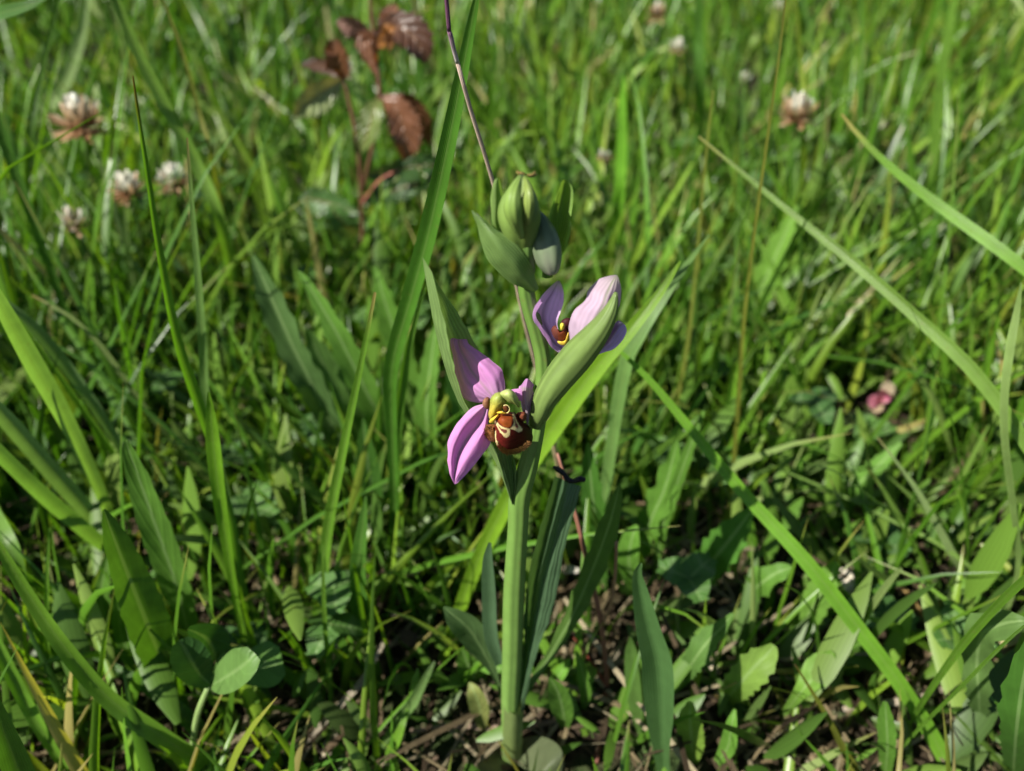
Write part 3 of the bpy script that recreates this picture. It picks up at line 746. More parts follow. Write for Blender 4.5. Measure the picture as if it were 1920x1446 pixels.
# ------------------------------------------------------------------ traced grass blades: each stands by itself
LG = np.array([0.105, 0.205, 0.030])      # lively green
MG = np.array([0.075, 0.150, 0.030])      # mid green
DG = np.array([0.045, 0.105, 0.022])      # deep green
BG = np.array([0.10, 0.165, 0.065])       # greyish green
YG = np.array([0.16, 0.20, 0.035])        # yellow green
TAN = np.array([0.30, 0.22, 0.11])
BLADES = [
 # label, colour, points base->tip (px, py, Y mm, width px), fold, roll
 ('tall folded grass blade rising out of the top of the picture beside the orchid', np.array([.05, .125, .02]), [(735, 1075, None, 16), (740, 940, 54, 22), (735, 800, 50, 28), (735, 690, 46, 36), (770, 560, 42, 42), (803, 440, 40, 46), (845, 250, 36, 40), (872, 110, 34, 30), (893, 0, 32, 17), (902, -45, 31, 6)], .55, .35, None),
 ('narrow upright grass blade close behind the tall folded blade', MG, [(728, 1075, None, 14), (738, 960, 56, 18), (742, 840, 54, 20), (757, 700, 52, 22), (778, 600, 52, 12), (800, 530, 52, 3)], .4, -.3, None),
 ('broad bright green grass blade slanting behind the orchid stem', np.array([.135, .235, .022]), [(826, 1248, None, 18), (852, 1170, 32, 30), (890, 1065, 36, 36), (940, 960, 38, 42), (985, 880, 40, 46), (1045, 790, 42, 48), (1110, 700, 44, 46), (1180, 620, 46, 34), (1240, 545, 50, 20), (1275, 490, 54, 5)], .1, -.2, None),
 ('straight grass blade with a blunt cut tip left of the orchid', LG * .85, [(590, 1215, None, 22), (600, 1120, 38, 30), (618, 980, 34, 27), (645, 840, 30, 22), (672, 710, 26, 16), (692, 610, 24, 11), (704, 548, 23, 7)], .5, .3, TAN),
 ('long thin grass blade standing straight with a dark pointed tip', LG * .9, [(455, 1200, None, 10), (430, 980, 42, 14), (402, 850, 40, 20), (365, 740, 38, 26), (332, 640, 36, 22), (300, 480, 36, 17), (275, 320, 36, 12), (258, 210, 36, 8), (249, 142, 36, 3)], .45, -.3, np.array([.12, .05, .03])),
 ('slim pale tipped grass blade next to the dark pointed blade', BG * 1.1, [(420, 900, 60, 12), (388, 760, 55, 20), (380, 640, 52, 20), (370, 500, 52, 16), (360, 380, 52, 11), (351, 258, 52, 4)], .3, .2, np.array([.2, .15, .08])),
 ('bright grass blade narrowing downward near the clover leaf', np.array([.115, .225, .022]), [(492, 1350, None, 8), (470, 1250, 24, 13), (445, 1140, 24, 16), (425, 1020, 24, 24), (410, 920, 24, 32), (400, 830, 24, 34), (395, 770, 24, 20), (391, 735, 24, 5)], .2, .25, None),
 ('second narrow blade crossing beside the bright blade over the clover leaf', MG, [(505, 1330, None, 8), (480, 1200, 32, 14), (450, 1080, 34, 18), (430, 960, 36, 18), (405, 880, 38, 10), (390, 840, 39, 3)], .3, -.3, None),
 ('wide pale grass blade leaning in from the left edge at mid height', np.array([.13, .21, .07]), [(222, 1030, None, 18), (200, 955, 62, 26), (150, 842, 54, 34), (107, 761, 48, 44), (60, 680, 42, 46), (10, 590, 36, 40), (-40, 500, 32, 24), (-70, 450, 30, 5)], .3, -.2, None),
 ('bluish grass blade under the wide pale blade from the left edge', BG * .9, [(300, 985, 80, 10), (250, 880, 78, 20), (190, 780, 76, 26), (120, 680, 74, 30), (60, 610, 72, 28), (0, 560, 70, 16), (-30, 540, 70, 4)], .25, .2, None),
 ('thin arching grass stalk with a dry curved end at the left', np.array([.15, .19, .09]), [(405, 925, None, 8), (345, 855, 92, 10), (290, 790, 90, 12), (240, 720, 90, 13), (190, 650, 92, 12), (140, 600, 94, 9), (95, 572, 96, 7), (58, 553, 98, 4)], .2, .1, np.array([.3, .2, .12])),
 ('wide two toned grass blade crossing the left edge below the arching stalk', np.array([.12, .185, .085]), [(232, 1050, None, 14), (200, 1000, 62, 34), (150, 940, 56, 42), (80, 860, 50, 44), (10, 780, 44, 40), (-50, 715, 40, 22), (-80, 680, 38, 4)], .45, .3, None),
 ('wide smooth grass blade running to the left edge under the two toned one', np.array([.12, .205, .06]), [(262, 1085, None, 12), (215, 1040, 52, 30), (160, 995, 46, 36), (100, 945, 40, 38), (40, 890, 35, 36), (-10, 840, 31, 34), (-70, 770, 27, 12)], .2, -.15, None),
 ('broad green grass blade curving across the lower left corner', np.array([.105, .195, .028]), [(440, 1470, -8, 40), (370, 1425, -10, 44), (290, 1372, -10, 46), (205, 1310, -9, 44), (130, 1225, -8, 40), (70, 1140, -6, 34), (20, 1060, -5, 26), (-20, 990, -4, 10)], .3, .25, None),
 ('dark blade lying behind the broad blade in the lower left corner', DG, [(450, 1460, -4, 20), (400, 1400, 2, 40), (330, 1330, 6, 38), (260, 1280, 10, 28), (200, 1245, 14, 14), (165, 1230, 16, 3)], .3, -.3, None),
 ('short upright blade in the lower left corner behind the broad blade', LG, [(108, 1400, None, 12), (94, 1300, 12, 12), (88, 1200, 14, 11), (88, 1090, 18, 10), (92, 990, 22, 4)], .3, 0, None),
 ('wide dark grass leaf filling the bottom left corner', MG * .9, [(60, 1520, -26, 70), (40, 1460, -28, 70), (15, 1390, -28, 56), (-15, 1310, -28, 30), (-35, 1260, -28, 6)], .25, .2, None),
 ('green blade hanging at the left edge with its tip at the bottom', LG * .8, [(-30, 940, 40, 40), (-5, 985, 30, 48), (20, 1030, 24, 44), (40, 1080, 22, 24), (50, 1112, 22, 4)], .15, .1, None),
 ('pair blade slanting down to the bottom left soil', LG, [(135, 1460, -12, 14), (90, 1390, -8, 26), (50, 1320, -4, 32), (10, 1240, 0, 30), (-25, 1160, 4, 14)], .4, .3, None),
 ('long grey green grass blade crossing the upper right down to the right edge', np.array([.115, .185, .05]), [(2010, 980, 30, 34), (1930, 840, 36, 36), (1830, 700, 48, 38), (1720, 595, 62, 34), (1600, 490, 78, 30), (1500, 412, 92, 20), (1400, 330, 106, 13), (1310, 256, 118, 5)], .25, .25, np.array([.3, .27, .12])),
 ('wide blade from the right edge with a dry tip in the upper right', LG, [(2060, 640, 60, 30), (1930, 512, 74, 32), (1850, 450, 84, 34), (1760, 385, 96, 30), (1680, 322, 106, 22), (1620, 265, 114, 14), (1578, 214, 120, 6)], .2, .2, TAN * 1.1),
 ('long bright blade sloping from the second flower to the bottom right', np.array([.105, .215, .03]), [(1800, 1490, None, 34), (1760, 1400, -2, 42), (1690, 1285, 4, 44), (1600, 1165, 12, 44), (1510, 1050, 20, 42), (1400, 930, 32, 36), (1300, 810, 40, 28), (1225, 720, 46, 20), (1170, 665, 50, 12), (1130, 630, 53, 3)], .2, .25, None),
 ('thin reddish grass stem climbing out of the top right of the orchid', np.array([.17, .17, .04]), [(1365, 1010, None, 9), (1373, 900, 84, 10), (1385, 740, 80, 10), (1395, 600, 78, 9), (1415, 430, 78, 8), (1440, 250, 78, 7), (1460, 110, 78, 6), (1476, -30, 78, 5)], .2, 0, None),
 ('thin yellowish stem bending near the toothed leaves', np.array([.17, .18, .05]), [(1255, 830, None, 8), (1270, 750, 120, 9), (1290, 640, 118, 9), (1305, 500, 118, 8), (1320, 330, 118, 7), (1337, 170, 118, 5)], .2, 0, None),
 ('pale upright blade at the right edge below mid height', np.array([.16, .22, .10]), [(1910, 1060, 30, 14), (1900, 950, 30, 18), (1885, 830, 30, 20), (1884, 740, 32, 22), (1895, 650, 36, 24), (1908, 580, 40, 16), (1915, 530, 42, 4)], .3, .2, None),
 ('green blade crossing low from the right edge towards the soil', LG * .8, [(1690, 1380, None, 9), (1740, 1300, -4, 14), (1800, 1215, -8, 18), (1870, 1135, -12, 20), (1940, 1070, -16, 18), (2000, 1020, -18, 4)], .4, -.2, None),
 ('thin blade leaning over the soil in the lower right', LG * .9, [(1660, 1440, None, 5), (1720, 1370, -8, 8), (1800, 1290, -14, 9), (1880, 1210, -18, 8), (1960, 1140, -22, 3)], .2, 0, None),
 ('grey hairy leaf stalk leaning across the straw at lower right', np.array([.14, .18, .09]), [(1560, 1320, None, 12), (1585, 1230, 18, 15), (1620, 1160, 18, 17), (1660, 1100, 18, 16), (1690, 1065, 18, 8)], .3, .1, None),
 ('brown tipped thin blade curving down to the bottom right straw', np.array([.12, .12, .025]), [(1620, 1470, None, 22), (1590, 1420, -4, 20), (1560, 1360, -4, 13), (1525, 1300, -2, 9), (1490, 1245, 0, 3)], .3, .2, np.array([.12, .05, .02])),
 ('thin blue green blade lying low across the bottom rosette leaves', BG, [(1480, 1430, None, 8), (1420, 1360, 8, 8), (1350, 1280, 16, 9), (1290, 1215, 22, 9), (1250, 1170, 28, 4)], .2, 0, None),
 ('thin dead stem running over the soil at lower right', TAN * .9, [(1520, 1390, None, 7), (1460, 1370, 6, 8), (1400, 1335, 12, 7), (1340, 1305, 18, 4)], .1, 0, None),
 ('thin grass blade arching from the toothed leaf to the far right', np.array([.12, .19, .06]), [(1895, 1130, None, 10), (1840, 1080, 40, 12), (1760, 1020, 46, 12), (1680, 980, 54, 10), (1580, 930, 64, 9), (1440, 870, 78, 4)], .2, .1, None),
 ('silvery striped blade slanting at the right above the soil', np.array([.17, .22, .13]), [(1860, 1130, None, 14), (1800, 1060, 44, 22), (1760, 990, 46, 20), (1720, 920, 50, 14), (1680, 865, 54, 8), (1645, 820, 58, 3)], .4, .2, np.array([.4, .33, .2])),
 ('long pale blade falling through the top left clover heads', np.array([.12, .2, .045]), [(450, 620, None, 14), (420, 440, 150, 26), (370, 310, 150, 30), (300, 180, 150, 30), (250, 80, 150, 26), (215, -10, 150, 20), (190, -80, 150, 6)], .2, .2, None),
 ('pale grey blade crossing low behind the big clover head', np.array([.2, .26, .16]), [(35, 290, None, 18), (70, 225, 440, 30), (115, 165, 435, 32), (145, 90, 430, 28), (158, 20, 430, 24), (168, -60, 430, 10)], .1, .3, None),
 ('brownish thin stalk leaning beside the long pale blade at top left', np.array([.2, .19, .06]), [(440, 560, None, 8), (405, 330, 170, 11), (375, 220, 170, 11), (345, 110, 170, 10), (305, 0, 170, 8), (285, -50, 170, 4)], .2, 0, None),
 ('dark curling leaf end poking in at the very top left corner', DG, [(-60, 60, 140, 30), (-20, 32, 130, 32), (30, 18, 126, 26), (70, 5, 124, 14), (100, -12, 124, 3)], .3, .2, None),
 ('thin dark blade leaning over the left clover heads', MG * .8, [(60, 470, None, 12), (50, 330, 190, 15), (75, 150, 190, 12), (110, 0, 190, 8), (120, -60, 190, 3)], .3, .2, None),
 ('tall light blade standing in the far right grass', np.array([.13, .23, .05]), [(1745, 420, None, 16), (1755, 250, 330, 24), (1770, 120, 320, 24), (1790, 0, 315, 16), (1800, -60, 310, 4)], .3, .2, None),
 ('light yellow green stem standing behind the right clover head', np.array([.2, .25, .05]), [(1510, 400, None, 7), (1508, 250, 260, 10), (1502, 120, 256, 9), (1490, 0, 250, 8), (1485, -50, 250, 4)], .2, 0, None),
 ('bright broad blade standing behind the small white clover bud', np.array([.11, .25, .03]), [(1155, 500, None, 20), (1160, 400, 250, 26), (1166, 290, 248, 26), (1168, 190, 248, 18), (1170, 140, 248, 4)], .15, .2, None),
 ('dark tall blade reaching the top edge right of the buds', DG * 1.1, [(1310, 330, None, 16), (1315, 180, 330, 24), (1312, 60, 325, 24), (1310, -40, 320, 10)], .4, .3, None),
 ('bluish blade arching over to the right of the second flower', np.array([.1, .17, .07]), [(1170, 700, 60, 34), (1205, 620, 62, 32), (1250, 550, 66, 24), (1300, 480, 72, 12), (1330, 440, 76, 3)], .3, .2, None),
 ('thin blade dropping through the centre left shade to the soil', MG, [(820, 1265, None, 6), (790, 1200, 36, 9), (750, 1120, 42, 9), (715, 1050, 48, 8), (695, 1000, 52, 3)], .3, .1, None),
 ('short green blade lying low left of the orchid base', LG, [(828, 1180, 34, 10), (800, 1205, 30, 14), (770, 1230, 26, 11), (752, 1245, 24, 3)], .2, .3, None),
 ('pair of bright blade ends at the bottom edge left of the orchid', LG, [(745, 1470, None, 34), (735, 1420, -4, 30), (752, 1370, -2, 20), (765, 1330, 2, 5)], .4, .3, None),
 ('leaning grey leaf blade at the bottom left of the orchid', BG * .9, [(690, 1435, None, 14), (730, 1380, 0, 24), (770, 1320, 4, 28), (800, 1265, 8, 16), (815, 1240, 10, 4)], .4, -.2, None),
 ('slender blade rising from the bottom beside the broken straw', LG * .85, [(615, 1400, None, 8), (620, 1300, 12, 10), (610, 1180, 14, 12), (606, 1080, 16, 8), (604, 1020, 18, 3)], .3, .2, None),
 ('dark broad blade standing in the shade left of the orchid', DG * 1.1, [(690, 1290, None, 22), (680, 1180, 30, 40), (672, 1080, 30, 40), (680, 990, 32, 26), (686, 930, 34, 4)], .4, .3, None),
]

def blades():
    for k, (lab, c, pts, fold, roll, tip) in enumerate(BLADES):
        sq = .72 if pts[-1][0] < 60 else .64 if pts[0][0] > 1700 and pts[0][1] > 600 else .76
        pts = [(a, b, y, wd * sq) for (a, b, y, wd) in pts]
        fold = max(fold, .3)
        # continue tips that leave the picture only if listed so; root is added where the base is above ground
        c = np.asarray(c) * (np.array([1.35, 1.25, 1.9]) if pts[-1][0] < 60 and pts[0][0] < 320 and pts[0][1] < 1100 else 1.1)  # blades from the left edge get a paler tint to look sunlit
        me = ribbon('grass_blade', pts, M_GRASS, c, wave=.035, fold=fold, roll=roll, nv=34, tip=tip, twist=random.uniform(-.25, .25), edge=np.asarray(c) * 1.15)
        o = link('grass_blade', me)
        tag(o, lab, 'grass blade', 'single grass blades around the orchid')
blades()

# dry stalk passing behind the buds
def stalk():
    t = thing('dry_stalk', at(1030, 800, 60), 'thin dry purplish stalk leaning behind the orchid buds to the top edge', 'stalk')
    link('lower_stalk', tube('lower_stalk', [(1062, 960, None, 8), (1040, 840, 62, 9), (1012, 715, 56, 7), (980, 588, 50, 7), (945, 420, 42, 7.5), (915, 310, 38, 7.5), (882, 205, 34, 8), (858, 118, 31, 8)], M_DRY, np.array([.40, .28, .15]), sides=8, nv=40, tint2=np.array([.52, .40, .32])), t)
    link('joint', tube('joint', [(858, 118, 31, 8), (850, 90, 30, 8.5), (846, 72, 29.5, 9.5), (842, 58, 29, 8)], M_DRY, np.array([.60, .55, .50]), sides=8, nv=10, tint2=np.array([.25, .12, .2])), t)
    link('upper_stalk', tube('upper_stalk', [(842, 58, 29, 8), (838, 10, 28, 8), (832, -50, 26, 7)], M_DRY, np.array([.17, .07, .13]), sides=8, nv=12), t)
stalk()

# red branching stem right of the orchid leaf
def red_stem():
    t = thing('red_stem', at(1150, 1400, None), 'thin reddish brown branching stem rising right of the folded orchid leaf', 'stem')
    rc = np.array([.16, .06, .04])
    link('main_stem', tube('main_stem', [(1118, 1430, None, 10), (1132, 1330, 16, 11), (1138, 1270, 17, 11), (1128, 1180, 18, 10), (1115, 1110, 18, 10), (1100, 1050, 18, 9), (1082, 975, 18, 9), (1062, 905, 20, 8), (1045, 850, 22, 6)], M_TWIG, rc, sides=8, nv=40, tint2=np.array([.26, .12, .08])), t)
    link('branch', tube('branch', [(1128, 1175, 18, 6), (1145, 1130, 17, 7), (1153, 1080, 16, 7), (1156, 1015, 15, 7)], M_TWIG, np.array([.30, .17, .09]), sides=7, nv=16), t)
    link('branch', tube('branch', [(1136, 1285, 17, 6), (1115, 1250, 18, 5), (1090, 1215, 20, 4), (1075, 1195, 22, 2)], M_TWIG, np.array([.22, .05, .03]), sides=6, nv=14), t)
red_stem()

# ------------------------------------------------------------------ leafy rosettes (leaves traced one by one)
def rosette(name, label, base, leaves, cat='plant', mat=None, group='leafy rosettes in the turf'):
    t = thing(name, at(*base), label, cat, group)
    for L_ in leaves:
        pts, c = L_[0], L_[1]
        kw = L_[2] if len(L_) > 2 else {}
        a = dict(fold=.25, roll=.2, nv=56, nu=7, teeth=.22, tfreq=11, wave=.03)
        a.update(kw)
        link('leaf', ribbon('leaf', pts, mat or M_LEAF, np.asarray(c), **a), t)
    return t
HL = np.array([.085, .165, .035])
rosette('hawkbit_plant', 'leafy plant with two tall blunt leaves left of the clover leaf', (330, 1330, None), [
    ([(372, 1250, None, 20), (350, 1170, 30, 42), (325, 1080, 26, 52), (290, 980, 24, 52), (262, 900, 23, 40), (244, 850, 22, 22), (236, 824, 22, 4)], HL * 1.05, dict(roll=.45, teeth=.08, fold=.2)),
    ([(335, 1330, None, 20), (312, 1260, 12, 56), (280, 1180, 8, 74), (245, 1090, 5, 66), (218, 1020, 3, 46), (203, 980, 2, 26), (195, 955, 2, 5)], HL * .95, dict(roll=-.2, teeth=.08, fold=.3)),
    ([(340, 1310, None, 14), (230, 1230, 30, 26), (190, 1130, 34, 34), (200, 1060, 36, 20), (205, 1030, 37, 4)], HL, {}),
    ([(330, 1330, None, 14), (235, 1210, 22, 22), (225, 1130, 24, 24), (215, 1070, 26, 8)], HL * 1.1, dict(teeth=0))])
rosette('hawkbit_plant', 'leafy plant with long wavy edged leaves fanning up left of the orchid', (770, 960, None), [
    ([(690, 930, None, 16), (640, 830, 96, 36), (590, 730, 92, 48), (545, 640, 92, 52), (510, 560, 94, 44), (485, 505, 96, 24), (474, 478, 97, 4)], np.array([.07, .12, .05]), dict(wave=.10, fold=.5, roll=.3)),
    ([(775, 920, None, 20), (730, 820, 96, 46), (690, 740, 92, 50), (640, 640, 92, 44), (600, 570, 94, 28), (572, 525, 96, 14), (560, 508, 97, 3)], HL * 1.05, dict(wave=.05, roll=.2, edge=HL * 1.3)),
    ([(720, 920, None, 20), (680, 830, 100, 60), (645, 760, 98, 66), (610, 690, 99, 50), (585, 640, 100, 26), (575, 615, 100, 4)], np.array([.085, .15, .05]), dict(roll=-.2)),
    ([(790, 840, None, 20), (770, 740, 130, 46), (745, 640, 128, 50), (720, 560, 128, 34), (703, 500, 130, 8)], HL * 1.15, dict(roll=.3)),
    ([(700, 985, None, 20), (698, 930, 70, 40), (690, 870, 68, 42), (684, 820, 67, 24), (681, 785, 67, 4)], DG, dict(teeth=0)),
    ([(765, 960, None, 20), (820, 880, 90, 44), (870, 800, 90, 50), (850, 720, 92, 34), (842, 690, 94, 6)], DG * 1.2, dict(roll=-.3)),
    ([(760, 950, None, 14), (800, 880, 96, 34), (800, 760, 96, 40), (812, 650, 100, 26), (822, 600, 102, 5)], HL, dict(roll=.4))])
rosette('hawkbit_plant', 'leafy plant with toothed leaves right behind the orchid leaf', (1060, 1270, None), [
    ([(985, 1300, 4, 10), (1030, 1230, 10, 18), (1075, 1150, 14, 32), (1110, 1070, 16, 42), (1140, 990, 16, 38), (1157, 930, 16, 18), (1162, 908, 16, 4)], np.array([.08, .135, .04]), dict(teeth=.2, tfreq=8, roll=-.2)),
    ([(1130, 1110, None, 16), (1120, 1000, 50, 40), (1110, 920, 48, 40), (1105, 860, 48, 22), (1103, 830, 48, 4)], DG * 1.2, dict(roll=.2)),
    ([(1190, 1080, None, 20), (1215, 990, 58, 40), (1245, 920, 56, 44), (1262, 860, 56, 24), (1270, 825, 56, 4)], HL * 1.1, dict(teeth=.5, tfreq=6, wave=.06)),
    ([(1230, 1090, None, 12), (1240, 1000, 56, 20), (1262, 930, 54, 22), (1290, 850, 52, 20), (1320, 770, 52, 6)], HL * .9, {}),
    ([(1200, 1130, None, 16), (1180, 1060, 44, 40), (1185, 1010, 42, 36), (1195, 985, 42, 8)], HL * 1.2, dict(teeth=0, roll=.3))])
rosette('plantain_plant', 'glossy dark strap leaf standing folded at the bottom right of the orchid', (1240, 1450, None), [
    ([(1252, 1470, None, 20), (1244, 1400, -6, 30), (1242, 1320, -6, 50), (1235, 1240, -5, 56), (1216, 1170, -4, 46), (1202, 1110, -3, 32), (1197, 1075, -3, 20), (1203, 1055, -4, 6)], np.array([.07, .15, .045]), dict(teeth=0, wave=.02, fold=.9, roll=.45, twist=-.4)),
    ([(1235, 1470, None, 12), (1215, 1400, 4, 26), (1195, 1310, 8, 36), (1185, 1230, 10, 26), (1182, 1195, 10, 5)], HL * 1.1, dict(teeth=0))], mat=M_ORCHID)
rosette('hawkbit_plant', 'low leafy plant with toothed leaves spread over the soil at bottom right', (1330, 1290, None), [
    ([(1270, 1290, None, 14), (1300, 1240, 10, 40), (1330, 1200, 10, 42), (1355, 1175, 10, 26), (1375, 1150, 10, 5)], np.array([.085, .15, .05]), dict(roll=.3)),
    ([(1355, 1320, None, 18), (1380, 1290, 8, 50), (1410, 1255, 7, 60), (1435, 1230, 8, 50), (1452, 1210, 9, 12)], np.array([.15, .22, .06]), dict(roll=-.2)),
    ([(1300, 1430, None, 16), (1297, 1390, -2, 46), (1294, 1350, -2, 46), (1295, 1315, 0, 10)], np.array([.15, .22, .05]), dict(teeth=.1)),
    ([(1465, 1345, None, 10), (1500, 1300, 4, 24), (1530, 1265, 6, 52), (1552, 1240, 8, 44), (1562, 1222, 8, 10)], np.array([.13, .22, .05]), dict(teeth=.05)),
    ([(1465, 1230, None, 16), (1500, 1180, 34, 46), (1530, 1130, 32, 54), (1555, 1085, 32, 44), (1570, 1055, 32, 10)], np.array([.12, .21, .05]), dict(roll=.3)),
    ([(1290, 1120, None, 20), (1330, 1060, 44, 60), (1370, 1010, 42, 64), (1400, 970, 42, 30), (1415, 945, 42, 6)], DG * 1.3, {}),
    ([(1390, 1130, None, 16), (1420, 1100, 36, 46), (1455, 1075, 34, 40), (1485, 1065, 34, 8)], HL, dict(teeth=.4, tfreq=6)),
    ([(1345, 1430, None, 14), (1365, 1400, -4, 30), (1372, 1360, -4, 22), (1378, 1330, -2, 5)], HL * 1.3, dict(teeth=0))])
rosette('dandelion_plant', 'wide wavy toothed leaf arching at the right edge over the soil', (1840, 1350, None), [
    ([(1838, 1360, None, 18), (1835, 1300, -4, 40), (1832, 1240, -4, 50), (1842, 1190, -6, 60), (1880, 1170, -8, 56), (1915, 1165, -10, 20), (1930, 1165, -10, 4)], np.array([.095, .15, .06]), dict(teeth=.35, tfreq=8)),
    ([(1900, 1450, None, 30), (1905, 1380, -22, 50), (1915, 1300, -24, 60), (1930, 1220, -24, 30), (1940, 1180, -24, 5)], DG * 1.2, {}),
    ([(1660, 1450, None, 20), (1664, 1400, -8, 30), (1662, 1350, -8, 30), (1660, 1315, -8, 8)], HL * 1.15, dict(teeth=.1))])
rosette('hawkbit_plant', 'leafy plant with pale lance shaped leaves right of the thin reddish stem', (1480, 960, None), [
    ([(1470, 900, None, 18), (1480, 840, 120, 44), (1490, 790, 118, 38), (1500, 755, 118, 8)], np.array([.15, .22, .07]), dict(teeth=0)),
    ([(1405, 800, None, 12), (1425, 740, 160, 40), (1450, 710, 158, 40), (1480, 690, 158, 8)], np.array([.12, .2, .05]), dict(teeth=0)),
    ([(1305, 800, None, 16), (1296, 740, 150, 36), (1290, 690, 150, 30), (1290, 665, 150, 5)], HL * 1.2, {}),
    ([(1310, 800, None, 16), (1325, 720, 148, 34), (1333, 670, 148, 28), (1338, 640, 148, 5)], HL * 1.3, {}),
    ([(1440, 960, None, 18), (1470, 920, 96, 44), (1490, 890, 96, 36), (1500, 865, 96, 8)], HL * 1.25, dict(teeth=.05)),
    ([(1560, 1000, None, 18), (1590, 930, 84, 40), (1640, 880, 84, 34), (1690, 830, 86, 8)], HL * 1.2, {})])
rosette('hawkbit_plant', 'tall toothed pale leaf standing in the grass right of the second flower', (1380, 640, None), [
    ([(1385, 640, None, 26), (1420, 560, 190, 46), (1450, 490, 188, 46), (1480, 420, 188, 26), (1495, 385, 188, 5)], np.array([.13, .23, .05]), dict(teeth=.3)),
    ([(1370, 660, None, 20), (1340, 600, 190, 40), (1310, 560, 190, 36), (1290, 535, 190, 8)], HL, {}),
    ([(1390, 640, None, 18), (1430, 610, 200, 30), (1490, 590, 200, 26), (1530, 580, 200, 5)], HL * .9, {})])
rosette('hawkbit_plant', 'pointed green leaves at the foot of the orchid left of its stem', (900, 1290, None), [
    ([(930, 1270, 10, 10), (905, 1220, 8, 36), (880, 1180, 6, 52), (852, 1155, 5, 36), (832, 1138, 5, 5)], np.array([.075, .12, .06]), dict(teeth=0, roll=.35)),
    ([(905, 1290, None, 14), (890, 1270, 18, 40), (875, 1240, 18, 40), (866, 1215, 18, 6)], MG, dict(teeth=0)),
    ([(945, 1260, 12, 12), (920, 1250, 14, 26), (900, 1248, 16, 16), (885, 1250, 18, 3)], HL * 1.2, dict(teeth=0)),
    ([(905, 1370, None, 10), (900, 1330, 6, 34), (890, 1300, 6, 30), (880, 1280, 8, 5)], np.array([.2, .2, .09]), dict(teeth=0)),
    ([(1060, 1370, None, 10), (1055, 1330, 4, 40), (1045, 1295, 2, 36), (1030, 1270, 2, 5)], HL * .9, dict(teeth=0)),
    ([(1095, 1330, None, 10), (1098, 1290, 10, 24), (1090, 1250, 10, 18), (1080, 1220, 10, 4)], HL, dict(teeth=0)),
    ([(1020, 1290, None, 8), (1045, 1270, 16, 22), (1060, 1250, 16, 18), (1068, 1235, 16, 4)], HL * 1.4, dict(teeth=0))])

# ------------------------------------------------------------------ clover leaves and heads
def leaflet_mesh(L, W, c, notch=.12, fold=.25, pale=True, nv=16, nu=13):
    V, st, t = [], [], []
    for i in range(nv):
        v = i / (nv - 1)
        w = W * .5 * math.sin(min(1, v * 1.02) ** .75 * math.pi * .93 + .05) ** .7 if 0 < v < 1 else (W * .04 if v == 0 else W * .28)
        for j in range(nu):
            u = -1 + 2 * j / (nu - 1)
            y = L * v - L * notch * (1 - abs(u)) ** 2 * max(0, v - .7) / .3 - L * .05 * u * u * v
            V.append((w * u, y, fold * w * abs(u) - L * .18 * v * v))
            st.append((u, v, 0))
            k = math.exp(-((v - .55 - .12 * abs(u)) / .07) ** 2) * .35 if pale else 0
            t.append(np.asarray(c) * (1 - k) + np.array([.2, .27, .14]) * k)
    return mesh('leaflet', V, grid_faces(nv, nu), M_CLOVER, t, st)

def clover_leaf(pos, top, label, c, size, az=0, tilt=(0, 0), group='clover leaves', proto=None):
    t = thing('clover_leaf', pos, label, 'clover leaf', group)
    pos, top = np.asarray(pos, float), np.asarray(top, float)
    mid = (pos + top) / 2 + np.array([random.uniform(-.1, .1), random.uniform(-.1, .1), .1]) * np.linalg.norm(top - pos)
    link('petiole', tube('petiole', [[*pos, .0011], [*mid, .001], [*top, .0008]], M_STEM, np.array([.15, .22, .06]), sides=6, nv=10, world=True), t)
    for k in range(3):
        o = bpy.data.objects.new('leaflet', proto or leaflet_mesh(size, size * .92, c))
        COL.objects.link(o)
        o.parent = t
        o.location = Vector(top - pos)
        o.rotation_euler = (random.uniform(-.25, .2) + tilt[0], random.uniform(-.3, .3) + tilt[1], az + k * 2.094)
    return t
CL_PROTO = [leaflet_mesh(.010, .0095, np.array(c)) for c in ([.065, .15, .03], [.085, .18, .04], [.05, .12, .03])]

def big_clover():
    base = at(360, 1425, None)
    t = thing('clover_leaf', base, 'big three part clover leaf on a pale stalk at lower left', 'clover leaf', 'clover leaves')
    top = at(391, 1288, -4)
    link('petiole', tube('petiole', [(358, 1450, None, 9), (362, 1390, -6, 11), (372, 1335, -6, 12), (392, 1285, -4, 10)], M_STEM, np.array([.19, .28, .09]), sides=8, nv=20), t)
    for (pts, c, rl) in [  # leaflet colours carry sun and shade: bright ones lit, dark ones shaded
        ([(395, 1285, -4, 14), (376, 1266, -4, 46), (360, 1240, -5, 66), (346, 1215, -5, 60), (336, 1200, -5, 32)], np.array([.03, .085, .018]), .1),
        ([(398, 1284, -4, 16), (420, 1272, -7, 52), (445, 1256, -9, 66), (465, 1240, -10, 60), (478, 1225, -9, 36)], np.array([.10, .19, .045]), .35),
        ([(402, 1282, -4, 14), (440, 1262, -1, 40), (480, 1252, 1, 72), (510, 1246, 2, 82), (530, 1240, 3, 50)], np.array([.075, .165, .03]), .2),
        ([(402, 1281, -3, 12), (425, 1248, 0, 44), (445, 1230, 2, 50), (460, 1218, 3, 24)], np.array([.085, .18, .035]), -.2),
        ([(352, 1180, -3, 14), (372, 1188, -1, 44), (390, 1200, 1, 66), (402, 1222, 1, 56), (404, 1240, 1, 30)], np.array([.035, .095, .02]), .1)]:
        link('leaflet', ribbon('leaflet', pts, M_CLOVER, c, fold=.3, roll=rl, nv=20, nu=9, root=False), t)
big_clover()

